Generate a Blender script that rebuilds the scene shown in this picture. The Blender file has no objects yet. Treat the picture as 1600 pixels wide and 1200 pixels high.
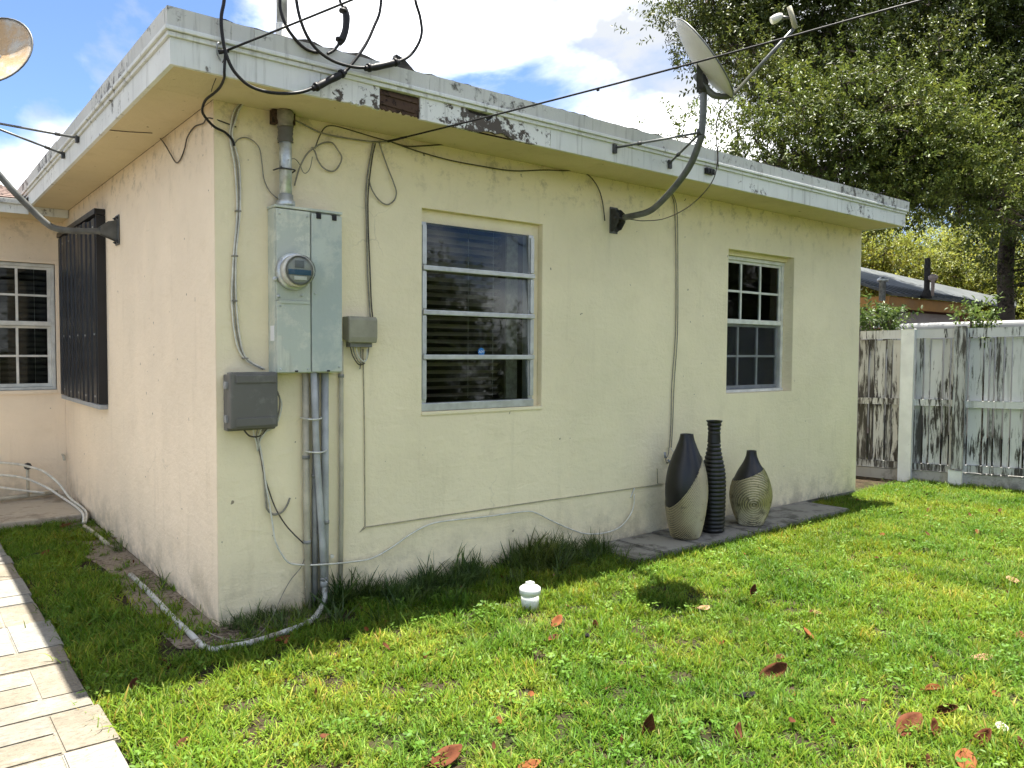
import bpy, bmesh, math, random
import numpy as np
from mathutils import Vector, Matrix, Euler

# ------------------------------------------------------------------ scene, camera, sky, sun, exposure
scn = bpy.context.scene
COL = scn.collection
R = math.radians
rnd = random.Random(7)
cam = bpy.data.cameras.new('camera')
cam.sensor_width = 36.0
cam.lens = 27.5066
cam.clip_start = 0.05
cam.clip_end = 2000
cam_ob = bpy.data.objects.new('camera', cam)
COL.objects.link(cam_ob)
cam_ob.matrix_world = Matrix((((0.783046,0.020847,-0.621614,-1.225488), (-0.621931,0.036471,-0.782222,-3.823311), (0.006364,0.999117,0.041524,1.350000), (0,0,0,1))))
scn.camera = cam_ob

SUN_DIR = Vector((0.145, 0.055, 1.0)).normalized()
SUN_EL = math.asin(SUN_DIR.z)
SUN_AZ = math.atan2(SUN_DIR.x, SUN_DIR.y)
sun = bpy.data.lights.new('sun', 'SUN')
sun.energy = 4.3
sun.angle = R(0.5)
sun.color = (1.0, 0.95, 0.86)
sun_ob = bpy.data.objects.new('sun', sun)
COL.objects.link(sun_ob)
sun_ob.rotation_euler = SUN_DIR.to_track_quat('Z', 'Y').to_euler()
sun_ob.location = (2, 1, 30)

world = bpy.data.worlds.new('World')
scn.world = world
world.use_nodes = True
wn, wl = world.node_tree.nodes, world.node_tree.links
wn.clear()
w_out = wn.new('ShaderNodeOutputWorld')
w_bg = wn.new('ShaderNodeBackground')
w_bg.inputs['Strength'].default_value = 0.10
w_sky = wn.new('ShaderNodeTexSky')
w_sky.sky_type = 'NISHITA'
w_sky.sun_disc = False
w_sky.sun_elevation = SUN_EL
w_sky.sun_rotation = SUN_AZ
w_sky.air_density = 0.75
w_sky.dust_density = 0.3
w_sky.ozone_density = 1.3
w_co = wn.new('ShaderNodeTexCoord')
w_map = wn.new('ShaderNodeMapping')
w_map.inputs['Scale'].default_value = (1.0, 1.0, 1.7)
w_map.inputs['Location'].default_value = (0.45, 0.8, 0.2)
wl.new(w_co.outputs['Generated'], w_map.inputs['Vector'])
w_n = wn.new('ShaderNodeTexNoise')
w_n.inputs['Scale'].default_value = 1.75
w_n.inputs['Detail'].default_value = 9
w_n.inputs['Roughness'].default_value = 0.56
w_n.inputs['Distortion'].default_value = 0.25
wl.new(w_map.outputs[0], w_n.inputs['Vector'])
w_r = wn.new('ShaderNodeValToRGB')
w_r.color_ramp.elements[0].position = 0.45
w_r.color_ramp.elements[1].position = 0.545
wl.new(w_n.outputs['Fac'], w_r.inputs[0])
w_n2 = wn.new('ShaderNodeTexNoise')
w_n2.inputs['Scale'].default_value = 4.2
w_n2.inputs['Detail'].default_value = 6
wl.new(w_map.outputs[0], w_n2.inputs['Vector'])
w_c = wn.new('ShaderNodeValToRGB')
w_c.color_ramp.elements[0].position = 0.46
w_c.color_ramp.elements[0].color = (1.95, 2.05, 2.2, 1)
w_c.color_ramp.elements[1].position = 0.68
w_c.color_ramp.elements[1].color = (9.6, 9.6, 9.6, 1)
wl.new(w_n2.outputs['Fac'], w_c.inputs[0])
w_mix = wn.new('ShaderNodeMixRGB')
wl.new(w_r.outputs[0], w_mix.inputs[0])
w_dim = wn.new('ShaderNodeMixRGB'); w_dim.blend_type = 'MULTIPLY'; w_dim.inputs[0].default_value = 1.0
w_dim.inputs[2].default_value = (0.47, 0.52, 0.60, 1)
wl.new(w_sky.outputs[0], w_dim.inputs[1])
wl.new(w_dim.outputs[0], w_mix.inputs[1])
wl.new(w_c.outputs[0], w_mix.inputs[2])
wl.new(w_mix.outputs[0], w_bg.inputs['Color'])
wl.new(w_bg.outputs[0], w_out.inputs['Surface'])

scn.view_settings.view_transform = 'Standard'
scn.view_settings.look = 'None'
scn.view_settings.exposure = 2.15
scn.view_settings.gamma = 1.0
scn.view_settings.use_curve_mapping = False
scn.render.engine = 'CYCLES'
scn.cycles.use_denoising = True
scn.cycles.denoiser = 'OPENIMAGEDENOISE'
scn.cycles.denoising_input_passes = 'RGB_ALBEDO_NORMAL'
scn.cycles.max_bounces = 6
scn.cycles.diffuse_bounces = 3
scn.cycles.transparent_max_bounces = 8
scn.cycles.transmission_bounces = 4
scn.cycles.glossy_bounces = 3
scn.cycles.use_adaptive_sampling = True
scn.cycles.adaptive_threshold = 0.02
scn.cycles.caustics_reflective = False
scn.cycles.caustics_refractive = False
scn.cycles.sample_clamp_indirect = 6.0

# ------------------------------------------------------------------ material helper
class NT:
    def __init__(s, name):
        s.m = bpy.data.materials.new(name)
        s.m.use_nodes = True
        s.n, s.l = s.m.node_tree.nodes, s.m.node_tree.links
        s.p = s.n['Principled BSDF']
        s.out = s.n['Material Output']
        s.co = s.n.new('ShaderNodeTexCoord')
        s.bumps = None
    def noise(s, scale, detail=4, rough=.55, stretch=None, dist=0., src='Object'):
        v = s.co.outputs[src]
        if stretch:
            mp = s.n.new('ShaderNodeMapping')
            mp.inputs['Scale'].default_value = stretch
            s.l.new(v, mp.inputs[0]); v = mp.outputs[0]
        t = s.n.new('ShaderNodeTexNoise')
        t.inputs['Scale'].default_value = scale
        t.inputs['Detail'].default_value = detail
        t.inputs['Roughness'].default_value = rough
        t.inputs['Distortion'].default_value = dist
        s.l.new(v, t.inputs['Vector'])
        return t.outputs['Fac']
    def ramp(s, fac, lo, hi, a=0., b=1.):
        t = s.n.new('ShaderNodeMapRange')
        t.interpolation_type = 'SMOOTHSTEP'
        t.inputs[1].default_value = lo; t.inputs[2].default_value = hi
        t.inputs[3].default_value = a; t.inputs[4].default_value = b
        s.l.new(fac, t.inputs[0])
        return t.outputs[0]
    def math(s, op, a, b):
        t = s.n.new('ShaderNodeMath'); t.operation = op
        for i, v in enumerate((a, b)):
            if isinstance(v, (int, float)): t.inputs[i].default_value = v
            else: s.l.new(v, t.inputs[i])
        return t.outputs[0]
    def axis(s, k, src='Object'):
        t = s.n.new('ShaderNodeSeparateXYZ')
        s.l.new(s.co.outputs[src], t.inputs[0])
        return t.outputs[k]
    def mix(s, fac, a, b):
        t = s.n.new('ShaderNodeMixRGB')
        for i, v in ((0, fac), (1, a), (2, b)):
            if isinstance(v, (int, float)): t.inputs[i].default_value = v
            elif isinstance(v, tuple): t.inputs[i].default_value = (*v, 1)
            else: s.l.new(v, t.inputs[i])
        return t.outputs[0]
    def bump(s, fac, dist, strength=1.0):
        t = s.n.new('ShaderNodeBump')
        t.inputs['Distance'].default_value = dist
        t.inputs['Strength'].default_value = strength
        s.l.new(fac, t.inputs['Height'])
        if s.bumps: s.l.new(s.bumps, t.inputs['Normal'])
        s.bumps = t.outputs[0]
        s.l.new(s.bumps, s.p.inputs['Normal'])
    def done(s, col, rough=.7, metal=0., spec=.3):
        for k, v in (('Base Color', col), ('Roughness', rough), ('Metallic', metal), ('Specular IOR Level', spec)):
            if isinstance(v, tuple): s.p.inputs[k].default_value = (*v, 1)
            elif isinstance(v, (int, float)): s.p.inputs[k].default_value = v
            else: s.l.new(v, s.p.inputs[k])
        return s.m

def basic(name, col, rough=.6, metal=0., var=.12, scale=9., spec=.3, bump=.0006, bscale=60.):
    """painted or plain surface with gentle mottling, specks of dirt and fine relief"""
    t = NT(name)
    n1 = t.noise(scale, 5)
    dark = tuple(c * (1 - var * 1.6) for c in col); lite = tuple(min(1, c * (1 + var)) for c in col)
    c = t.mix(t.ramp(n1, .3, .7), dark, lite)
    n2 = t.noise(scale * 7, 3)
    c = t.mix(t.ramp(n2, .66, .74, 0, .35), c, tuple(x * .4 for x in col))
    if bump: t.bump(t.noise(bscale, 4), bump)
    return t.done(c, t.ramp(n1, .3, .7, rough * .85, min(1, rough * 1.1)), metal, spec)

def stucco(name, col, ground=True):
    t = NT(name)
    big = t.noise(1.1, 5, .6)
    c = t.mix(t.ramp(big, .3, .7), tuple(x * .93 for x in col), tuple(min(1, x * 1.04) for x in col))
    mid = t.noise(5., 6, .65)
    c = t.mix(t.ramp(mid, .50, .72, 0, .34), c, (col[0] * .84, col[1] * .82, col[2] * .78))
    pat = t.noise(.55, 2, .4, dist=1.2)
    c = t.mix(t.ramp(pat, .52, .54, 0, .16), c, (col[0] * .90, col[1] * .93, col[2] * .92))
    streak = t.noise(3.2, 4, .6, (3.2, 3.2, .35))
    c = t.mix(t.ramp(streak, .56, .72, 0, .16), c, (col[0] * .62, col[1] * .60, col[2] * .55))
    speck = t.noise(21., 2, .5)
    c = t.mix(t.ramp(speck, .735, .765, 0, .75), c, (.13, .10, .07))
    if ground:
        # hairline cracks: thin broken lines
        vo = t.n.new('ShaderNodeTexVoronoi'); vo.feature = 'DISTANCE_TO_EDGE'; vo.inputs['Scale'].default_value = .9
        ds = t.n.new('ShaderNodeMixRGB'); ds.blend_type = 'ADD'; ds.inputs[0].default_value = .35
        nn = t.n.new('ShaderNodeTexNoise'); nn.inputs['Scale'].default_value = 3.0; nn.inputs['Detail'].default_value = 5
        t.l.new(t.co.outputs['Object'], nn.inputs['Vector']); t.l.new(t.co.outputs['Object'], ds.inputs[1]); t.l.new(nn.outputs['Color'], ds.inputs[2])
        t.l.new(ds.outputs[0], vo.inputs['Vector'])
        crk = t.math('MULTIPLY', t.ramp(vo.outputs['Distance'], .0, .004, 1, 0), t.ramp(t.noise(1.3, 3), .57, .64))
        c = t.mix(t.math('MULTIPLY', crk, .22), c, (.22, .19, .13))
        z = t.axis(2)
        # splash dirt and algae low on the wall, mildew under the soffit: broken shapes of their own
        low = t.math('MULTIPLY', t.ramp(z, .02, .42, 1, 0), t.ramp(t.noise(4.5, 6, .7), .40, .66))
        c = t.mix(t.math('MULTIPLY', low, .45), c, (.235, .20, .135))
        foot = t.math('MULTIPLY', t.ramp(z, .0, .11, 1, 0), t.ramp(t.noise(13., 5, .7), .40, .58))
        c = t.mix(t.math('MULTIPLY', foot, .7), c, (.33, .29, .23))
        top = t.math('MULTIPLY', t.ramp(z, 2.15, 2.5), t.ramp(t.noise(10., 6, .75), .50, .66))
        c = t.mix(t.math('MULTIPLY', top, .38), c, (.20, .175, .11))
    t.bump(t.noise(4., 3), .012, .5)
    t.bump(t.noise(6.5, 6, .62, (.8, .8, 1.9), .9), .009, .6)
    t.bump(t.noise(38., 5, .6), .005, .8)
    t.bump(t.noise(150., 3, .6), .0012, .7)
    return t.done(c, .88, 0, .15)

def weathered(name, paint, under, lo, hi, rough=.65, streaky=True, scale=14., amt=1.0, stretch=None):
    """paint with mildew / peeling showing what lies below"""
    t = NT(name)
    n = t.noise(scale, 8, .72, stretch, .3)
    g = t.noise(1.6, 3)
    f = t.math('ADD', n, t.ramp(g, .3, .7, -.09, .09))
    f = t.ramp(f, lo, hi, 0, amt)
    base = t.mix(t.ramp(t.noise(3., 5), .3, .7), tuple(x * .88 for x in paint), paint)
    if streaky:
        st = t.noise(9., 5, .65, (2.6, 2.6, .16))
        base = t.mix(t.ramp(st, .53, .72, 0, .42), base, (.17, .165, .14))
    c = t.mix(f, base, under)
    t.bump(t.noise(45., 5, .65), .002, .6)
    t.bump(f, .0015, .5)
    return t.done(c, rough, 0, .25)

def leafy(name, c1, c2, c3, transl=.35, rough=.42, spec=.5, patches=0.):
    """leaf blades: each instance takes its own tone; light passes through"""
    t = NT(name)
    oi = t.n.new('ShaderNodeObjectInfo')
    rp = t.n.new('ShaderNodeValToRGB')
    e = rp.color_ramp.elements
    e[0].color = (*c1, 1); e[1].color = (*c3, 1); e[1].position = 1
    e.new(.5).color = (*c2, 1)
    t.l.new(oi.outputs['Random'], rp.inputs[0])
    n = t.noise(7., 2)
    at = t.n.new('ShaderNodeAttribute'); at.attribute_name = 'tone'
    br = t.n.new('ShaderNodeMixRGB'); br.blend_type = 'MULTIPLY'; br.inputs[0].default_value = 1
    t.l.new(rp.outputs[0], br.inputs[1]); t.l.new(at.outputs['Color'], br.inputs[2])
    if patches:
        # turf changes from place to place: deeper green, paler and dry stretches
        ge = t.n.new('ShaderNodeNewGeometry')
        for sc_, col_, lo_, hi_ in ((1.3, (.62, .78, .8), .40, .62), (4.2, (1.28, 1.06, 1.1), .50, .68), (.7, (1.18, 1.0, .9), .48, .66)):
            pn = t.n.new('ShaderNodeTexNoise'); pn.inputs['Scale'].default_value = sc_; pn.inputs['Detail'].default_value = 3
            t.l.new(ge.outputs['Position'], pn.inputs['Vector'])
            b2 = t.n.new('ShaderNodeMixRGB'); b2.blend_type = 'MULTIPLY'; b2.inputs[2].default_value = (*col_, 1)
            t.l.new(t.ramp(pn.outputs['Fac'], lo_, hi_, 0, patches), b2.inputs[0]); t.l.new(br.outputs[0], b2.inputs[1])
            br = b2
    t.done(br.outputs[0], rough, 0, spec)
    tr = t.n.new('ShaderNodeBsdfTranslucent')
    hs = t.n.new('ShaderNodeHueSaturation')
    hs.inputs['Value'].default_value = 1.5; hs.inputs['Hue'].default_value = .485
    t.l.new(br.outputs[0], hs.inputs['Color']); t.l.new(hs.outputs[0], tr.inputs['Color'])
    mx = t.n.new('ShaderNodeMixShader'); mx.inputs[0].default_value = transl
    t.l.new(t.p.outputs[0], mx.inputs[1]); t.l.new(tr.outputs[0], mx.inputs[2])
    t.l.new(mx.outputs[0], t.out.inputs[0])
    return t.m

# ------------------------------------------------------------------ mesh helpers
def cr(pts, sub):
    """Catmull-Rom through pts"""
    P = [Vector(p) for p in pts]
    if len(P) < 3 or sub < 2: return P
    out = []
    for i in range(len(P) - 1):
        a, b, c, d = P[max(i - 1, 0)], P[i], P[i + 1], P[min(i + 2, len(P) - 1)]
        for k in range(sub):
            t = k / sub
            out.append(.5 * ((2 * b) + (c - a) * t + (2 * a - 5 * b + 4 * c - d) * t * t + (3 * b - a - 3 * c + d) * t ** 3))
    out.append(P[-1])
    return out

class MB:
    def __init__(s): s.v = []; s.f = []; s.sm = []
    def face(s, idx, smooth=False): s.f.append(tuple(idx)); s.sm.append(smooth)
    def quad(s, a, b, c, d):
        n = len(s.v); s.v += [tuple(a), tuple(b), tuple(c), tuple(d)]; s.face((n, n + 1, n + 2, n + 3))
    def box(s, x0, x1, y0, y1, z0, z1, bev=0.):
        if bev <= 0:
            n = len(s.v)
            s.v += [(x, y, z) for z in (z0, z1) for y in (y0, y1) for x in (x0, x1)]
            for q in ((0, 2, 3, 1), (4, 5, 7, 6), (0, 1, 5, 4), (2, 6, 7, 3), (0, 4, 6, 2), (1, 3, 7, 5)):
                s.face([n + i for i in q])
            return s
        bm = bmesh.new()
        bmesh.ops.create_cube(bm, size=1)
        for v in bm.verts:
            v.co = Vector(((x0 + x1) / 2 + v.co.x * (x1 - x0), (y0 + y1) / 2 + v.co.y * (y1 - y0), (z0 + z1) / 2 + v.co.z * (z1 - z0)))
        bmesh.ops.bevel(bm, geom=bm.edges[:], offset=bev, segments=2, affect='EDGES', profile=.6)
        s.add_bm(bm); bm.free()
        return s
    def add_bm(s, bm):
        n = len(s.v); bm.verts.index_update()
        s.v += [tuple(v.co) for v in bm.verts]
        for f in bm.faces: s.face([n + v.index for v in f.verts])
    def tube(s, pts, r, n=8, sub=5, cap=True, smooth=True, wob=0.):
        P = cr(pts, sub)
        m = len(P)
        rad = r if isinstance(r, (list, tuple)) else [r, r]
        T = [(P[min(i + 1, m - 1)] - P[max(i - 1, 0)]).normalized() for i in range(m)]
        up = Vector((0, 0, 1)) if abs(T[0].z) < .9 else Vector((1, 0, 0))
        N = (up - T[0] * up.dot(T[0])).normalized()
        b = len(s.v)
        for i in range(m):
            N = (N - T[i] * N.dot(T[i])).normalized()
            B = T[i].cross(N)
            t = i / (m - 1) * (len(rad) - 1); k = min(int(t), len(rad) - 2); q = rad[k] + (rad[k + 1] - rad[k]) * (t - k)
            if wob: q *= 1 + rnd.uniform(-wob, wob)
            for j in range(n):
                a = 2 * math.pi * j / n
                s.v.append(tuple(P[i] + (N * math.cos(a) + B * math.sin(a)) * q))
        for i in range(m - 1):
            for j in range(n):
                s.face((b + i * n + j, b + i * n + (j + 1) % n, b + (i + 1) * n + (j + 1) % n, b + (i + 1) * n + j), smooth)
        if cap:
            s.face([b + j for j in range(n)][::-1]); s.face([b + (m - 1) * n + j for j in range(n)])
        return s
    def lathe(s, prof, c=(0, 0, 0), n=24, axis=None, smooth=True, caps=True):
        """prof: (radius, height) list; axis: direction the height runs along"""
        A = Vector(axis or (0, 0, 1)).normalized()
        U = A.orthogonal().normalized() if axis else Vector((1, 0, 0)); V = A.cross(U)
        b = len(s.v); C = Vector(c)
        for r, h in prof:
            for j in range(n):
                a = 2 * math.pi * j / n
                s.v.append(tuple(C + A * h + (U * math.cos(a) + V * math.sin(a)) * r))
        for i in range(len(prof) - 1):
            for j in range(n):
                s.face((b + i * n + j, b + i * n + (j + 1) % n, b + (i + 1) * n + (j + 1) % n, b + (i + 1) * n + j), smooth)
        if caps:
            if prof[0][0] > 1e-4: s.face([b + j for j in range(n)][::-1])
            if prof[-1][0] > 1e-4: s.face([b + (len(prof) - 1) * n + j for j in range(n)])
        return s
    def prism(s, poly, d):
        """poly: list of 3-D points of a planar outline, d: extrusion vector"""
        n = len(s.v); k = len(poly); d = Vector(d)
        s.v += [tuple(p) for p in poly] + [tuple(Vector(p) + d) for p in poly]
        s.face(range(n, n + k)); s.face([n + k + i for i in range(k)][::-1])
        for i in range(k): s.face((n + i, n + (i + 1) % k, n + k + (i + 1) % k, n + k + i)[::-1])
        return s
    def mesh(s, name, fix=True):
        me = bpy.data.meshes.new(name)
        me.from_pydata(s.v, [], s.f)
        me.polygons.foreach_set('use_smooth', s.sm)
        if fix and len(s.f) < 60000:
            bm = bmesh.new(); bm.from_mesh(me)
            bmesh.ops.recalc_face_normals(bm, faces=bm.faces[:])
            bm.to_mesh(me); bm.free()
        me.update()
        return me
    def build(s, name, mat, parent=None, fix=True):
        return link(name, s.mesh(name, fix), mat, parent)

def link(name, me, mat, parent=None):
    o = bpy.data.objects.new(name, me)
    COL.objects.link(o)
    if mat and not me.materials: me.materials.append(mat)
    if parent: adopt(o, parent)
    return o
def wloc(p):
    v = Vector((0, 0, 0))
    while p: v = v + p.location; p = p.parent
    return v
def adopt(o, parent):
    """child keeps its world-space vertices: it sits back at the world origin"""
    o.parent = parent
    o.location = o.location - wloc(parent)
def tag(o, label=None, cat=None, group=None, kind=None):
    if label: o['label'] = label
    if cat: o['category'] = cat
    if group: o['group'] = group
    if kind: o['kind'] = kind
    return o
def thing(name, label, cat, loc, group=None):
    o = bpy.data.objects.new(name, None)
    o.empty_display_size = .1
    COL.objects.link(o); o.location = loc
    return tag(o, label, cat, group)
def box(name, mat, parent, x0, x1, y0, y1, z0, z1, bev=0.):
    return MB().box(x0, x1, y0, y1, z0, z1, bev).build(name, mat, parent)
def tube(name, mat, parent, pts, r, n=8, sub=5):
    return MB().tube(pts, r, n, sub).build(name, mat, parent)

def scatter(name, pos, rot, scl, sources, mat, parent=None, seed=1):
    """points carrying rotation and size; a node tree sets a piece of foliage on each of them"""
    me = bpy.data.meshes.new(name)
    me.vertices.add(len(pos))
    me.vertices.foreach_set('co', np.asarray(pos, np.float32).ravel())
    a = me.attributes.new('turn', 'FLOAT_VECTOR', 'POINT'); a.data.foreach_set('vector', np.asarray(rot, np.float32).ravel())
    a = me.attributes.new('size', 'FLOAT', 'POINT'); a.data.foreach_set('value', np.asarray(scl, np.float32).ravel())
    o = link(name, me, mat, parent)
    g = bpy.data.node_groups.new(name, 'GeometryNodeTree')
    g.interface.new_socket('Geometry', in_out='INPUT', socket_type='NodeSocketGeometry')
    g.interface.new_socket('Geometry', in_out='OUTPUT', socket_type='NodeSocketGeometry')
    gi, go = g.nodes.new('NodeGroupInput'), g.nodes.new('NodeGroupOutput')
    ip = g.nodes.new('GeometryNodeInstanceOnPoints')
    jn = g.nodes.new('GeometryNodeJoinGeometry')
    for so in sources:
        oi = g.nodes.new('GeometryNodeObjectInfo'); oi.inputs['Object'].default_value = so
        oi.inputs['As Instance'].default_value = True
        g.links.new(oi.outputs['Geometry'], jn.inputs[0])
    ip.inputs['Pick Instance'].default_value = True
    rv = g.nodes.new('FunctionNodeRandomValue'); rv.data_type = 'INT'
    rv.inputs['Min'].default_value = 0; rv.inputs['Max'].default_value = len(sources) - 1; rv.inputs['Seed'].default_value = seed
    for at, ty, tgt in (('turn', 'FLOAT_VECTOR', 'Rotation'), ('size', 'FLOAT', 'Scale')):
        na = g.nodes.new('GeometryNodeInputNamedAttribute'); na.data_type = ty; na.inputs['Name'].default_value = at
        if ty == 'FLOAT_VECTOR':
            er = g.nodes.new('FunctionNodeEulerToRotation')
            g.links.new(na.outputs[0], er.inputs[0]); g.links.new(er.outputs[0], ip.inputs[tgt])
        else: g.links.new(na.outputs[0], ip.inputs[tgt])
    g.links.new(gi.outputs[0], ip.inputs['Points'])
    g.links.new(jn.outputs[0], ip.inputs['Instance'])
    g.links.new(rv.outputs[2], ip.inputs['Instance Index'])
    g.links.new(ip.outputs[0], go.inputs[0])
    md = o.modifiers.new('scatter', 'NODES'); md.node_group = g
    return o

# ------------------------------------------------------------------ materials
WALL = (.87, .765, .525)  # cream house paint, tinted yellower to carry light bounced off the grass
M = {}
M['stucco'] = stucco('stucco_cream', WALL)
M['stucco_side_bounce'] = stucco('stucco_side', (.865, .725, .54))  # same house paint, tinted pinker to carry the warmer bounce on this side
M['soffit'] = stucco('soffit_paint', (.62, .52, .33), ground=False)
M['white_board'] = weathered('white_board_paint', (.74, .75, .70), (.15, .14, .12), .62, .72)
M['flaking_board'] = weathered('flaking_board_paint', (.76, .76, .71), (.09, .075, .06), .50, .56, scale=20.)
M['rotten_wood'] = weathered('rotten_wood', (.085, .052, .035), (.025, .017, .013), .48, .58, .9, False, 26.)
M['cap'] = weathered('gravel_stop_paint', (.60, .60, .55), (.11, .105, .09), .555, .68)
M['tar'] = basic('roofing_tar', (.05, .048, .045), .9, 0, .3, 20, bump=.003)
M['alu'] = basic('anodised_aluminium', (.55, .56, .55), .42, .55, .1, 14, bump=.0003)
M['alu_dark'] = basic('dull_grey_sash', (.36, .375, .38), .55, .1, .1, 14, bump=.0003)
M['white_sash'] = basic('white_sash_paint', (.70, .69, .62), .5, 0, .1, 12)
M['black_metal'] = basic('black_shutter_paint', (.012, .012, .014), .42, 0, .2, 8, spec=.4)
M['cabinet'] = weathered('cabinet_paint', (.64, .655, .55), (.46, .50, .43), .43, .56, .5, True, 8., .9)
M['cabinet_door'] = weathered('cabinet_door_paint', (.54, .575, .50), (.37, .425, .395), .43, .58, .5, False, 4., .85)
M['galv'] = basic('galvanised_pipe', (.55, .58, .58), .42, .6, .22, 18, bump=.0004)
M['grey_plastic'] = weathered('grey_plastic', (.135, .13, .115), (.20, .195, .175), .52, .68, .55, True, 9., .6)
M['beige_plastic'] = basic('beige_plastic', (.30, .285, .21), .55, 0, .1, 9)
M['pvc'] = basic('pvc_grey', (.40, .41, .40), .5, 0, .14, 10)
M['pvc_tan'] = basic('pvc_painted', (.47, .43, .33), .6, 0, .14, 10)
M['pvc_white'] = basic('pvc_white', (.68, .69, .66), .4, 0, .1, 10)
M['pvc_dark'] = basic('pvc_weathered', (.25, .25, .24), .6, 0, .2, 10)
M['cable_black'] = basic('black_cable', (.014, .013, .013), .55, 0, .2, 30)
M['cable_brown'] = basic('weathered_cable', (.085, .072, .055), .7, 0, .2, 30)
M['cable_grey'] = basic('grey_cable', (.26, .24, .19), .6, 0, .2, 30)
M['cable_cream'] = basic('cream_cable', (.66, .64, .56), .55, 0, .12, 30)
M['cable_paint'] = basic('painted_cable', (.42, .37, .25), .8, 0, .15, 30)
M['dish'] = weathered('dish_paint', (.56, .54, .44), (.50, .46, .36), .5, .7, .45, False, 3., .5)
M['dish_rust'] = weathered('dish_rust_bleached', (.55, .52, .45), (.50, .30, .12), .46, .62, .5, False, 2.2, .8)
M['dish_grey'] = basic('dish_mast_grey', (.125, .13, .125), .42, .15, .2, 12)
M['dish_dark'] = basic('dish_bracket_grey', (.07, .07, .068), .6, .2, .3, 16)
M['concrete'] = weathered('slab_concrete', (.25, .238, .205), (.085, .08, .066), .44, .62, .95, False, 7., .9)
M['slab_tan'] = weathered('tan_slab', (.46, .40, .31), (.22, .18, .13), .48, .66, .95, False, 6., .8)
M['curb'] = weathered('curb_concrete', (.40, .39, .36), (.14, .135, .12), .5, .68, .92, True, 6., .8)
M['fence'] = weathered('fence_paint', (.60, .605, .585), (.055, .05, .044), .525, .62, .85, True, 15., 1.0, (2.2, 2.2, .22))
M['fence_bare'] = weathered('fence_bare_board', (.50, .505, .485), (.07, .065, .058), .43, .57, .9, True, 15., 1.0, (2.2, 2.2, .2))
M['fence_new'] = basic('fence_post_paint', (.76, .77, .73), .7, 0, .06, 7)
M['bark'] = weathered('bark', (.13, .105, .08), (.035, .028, .022), .46, .6, .95, False, 18.)
M['black_vase'] = basic('black_glaze', (.008, .008, .0085), .38, 0, .2, 12, spec=.45)
M['gold_vase'] = weathered('gold_ribbed', (.42, .365, .23), (.10, .085, .05), .48, .68, .30, False, 16., .85)
M['gold_vase'].node_tree.nodes['Principled BSDF'].inputs['Metallic'].default_value = .45
M['shingle'] = basic('brown_shingle', (.17, .12, .10), .95, 0, .35, 40, bump=.003)
M['blind'] = basic('blind_slat', (.38, .31, .26), .6, 0, .05, 5)
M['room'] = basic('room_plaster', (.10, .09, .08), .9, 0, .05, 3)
M['blue_sticker'] = basic('blue_sticker', (.02, .16, .42), .35, 0, .05, 5)
M['white_print'] = basic('white_print', (.8, .8, .8), .5, 0, .02, 5)
# window glass: a clear sheet with a mirror-like sheen and a little dust
t = NT('window_glass')
tb = t.n.new('ShaderNodeBsdfTransparent'); tb.inputs[0].default_value = (.80, .84, .82, 1)
gl = t.n.new('ShaderNodeBsdfGlossy'); gl.inputs['Roughness'].default_value = .015
t.l.new(t.ramp(t.noise(3., 2), .3, .7, .010, .03), gl.inputs['Roughness'])
fr = t.n.new('ShaderNodeFresnel'); fr.inputs[0].default_value = 1.34
mx = t.n.new('ShaderNodeMixShader')
t.l.new(fr.outputs[0], mx.inputs[0]); t.l.new(tb.outputs[0], mx.inputs[1]); t.l.new(gl.outputs[0], mx.inputs[2])
t.l.new(mx.outputs[0], t.out.inputs[0])
M['glass'] = t.m
t = NT('meter_lens')
tb = t.n.new('ShaderNodeBsdfTransparent'); tb.inputs[0].default_value = (.90, .91, .88, 1)
gl = t.n.new('ShaderNodeBsdfGlossy'); gl.inputs['Roughness'].default_value = .12
fr = t.n.new('ShaderNodeFresnel'); fr.inputs[0].default_value = 1.4
mx = t.n.new('ShaderNodeMixShader')
t.l.new(fr.outputs[0], mx.inputs[0]); t.l.new(tb.outputs[0], mx.inputs[1]); t.l.new(gl.outputs[0], mx.inputs[2])
t.l.new(mx.outputs[0], t.out.inputs[0])
M['lens'] = t.m
# insect screen in front of the lower sash: half see-through mesh
t = NT('insect_screen')
tb = t.n.new('ShaderNodeBsdfTransparent')
t.done((.055, .06, .065), .8)
mx = t.n.new('ShaderNodeMixShader'); mx.inputs[0].default_value = .14
t.l.new(tb.outputs[0], mx.inputs[1]); t.l.new(t.p.outputs[0], mx.inputs[2]); t.l.new(mx.outputs[0], t.out.inputs[0])
M['screen'] = t.m
# soil under the turf
t = NT('soil')
c = t.mix(t.ramp(t.noise(9., 6), .35, .65), (.026, .019, .012), (.06, .045, .027))
c = t.mix(t.ramp(t.noise(1.4, 5), .45, .6, 0, .6), c, (.025, .04, .010))
t.bump(t.noise(30., 6, .7), .02)
M['soil'] = t.done(c, .95, 0, .1)
M['grit'] = weathered('bare_grit', (.23, .19, .14), (.07, .05, .035), .47, .6, .95, False, 40.)

# ------------------------------------------------------------------ ground and paths
ground = MB()
ground.quad((-300, -300, 0), (300, -300, 0), (300, 300, 0), (-300, 300, 0))
tag(ground.build('ground', M['soil']), kind='structure')
grit = MB()
gp = [(-.30, 2.9), (-.02, 3.3), (0, 0), (.55, 0), (.5, -.20), (.25, -.27), (-.05, -.30), (-.24, -.18), (-.26, .5), (-.22, 1.4), (-.3, 2.2)]
n0 = len(grit.v); grit.v += [(x, y, .004) for x, y in gp]; grit.face(range(n0, n0 + len(gp)))
tag(grit.build('bare_soil', M['grit']), kind='structure')

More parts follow.
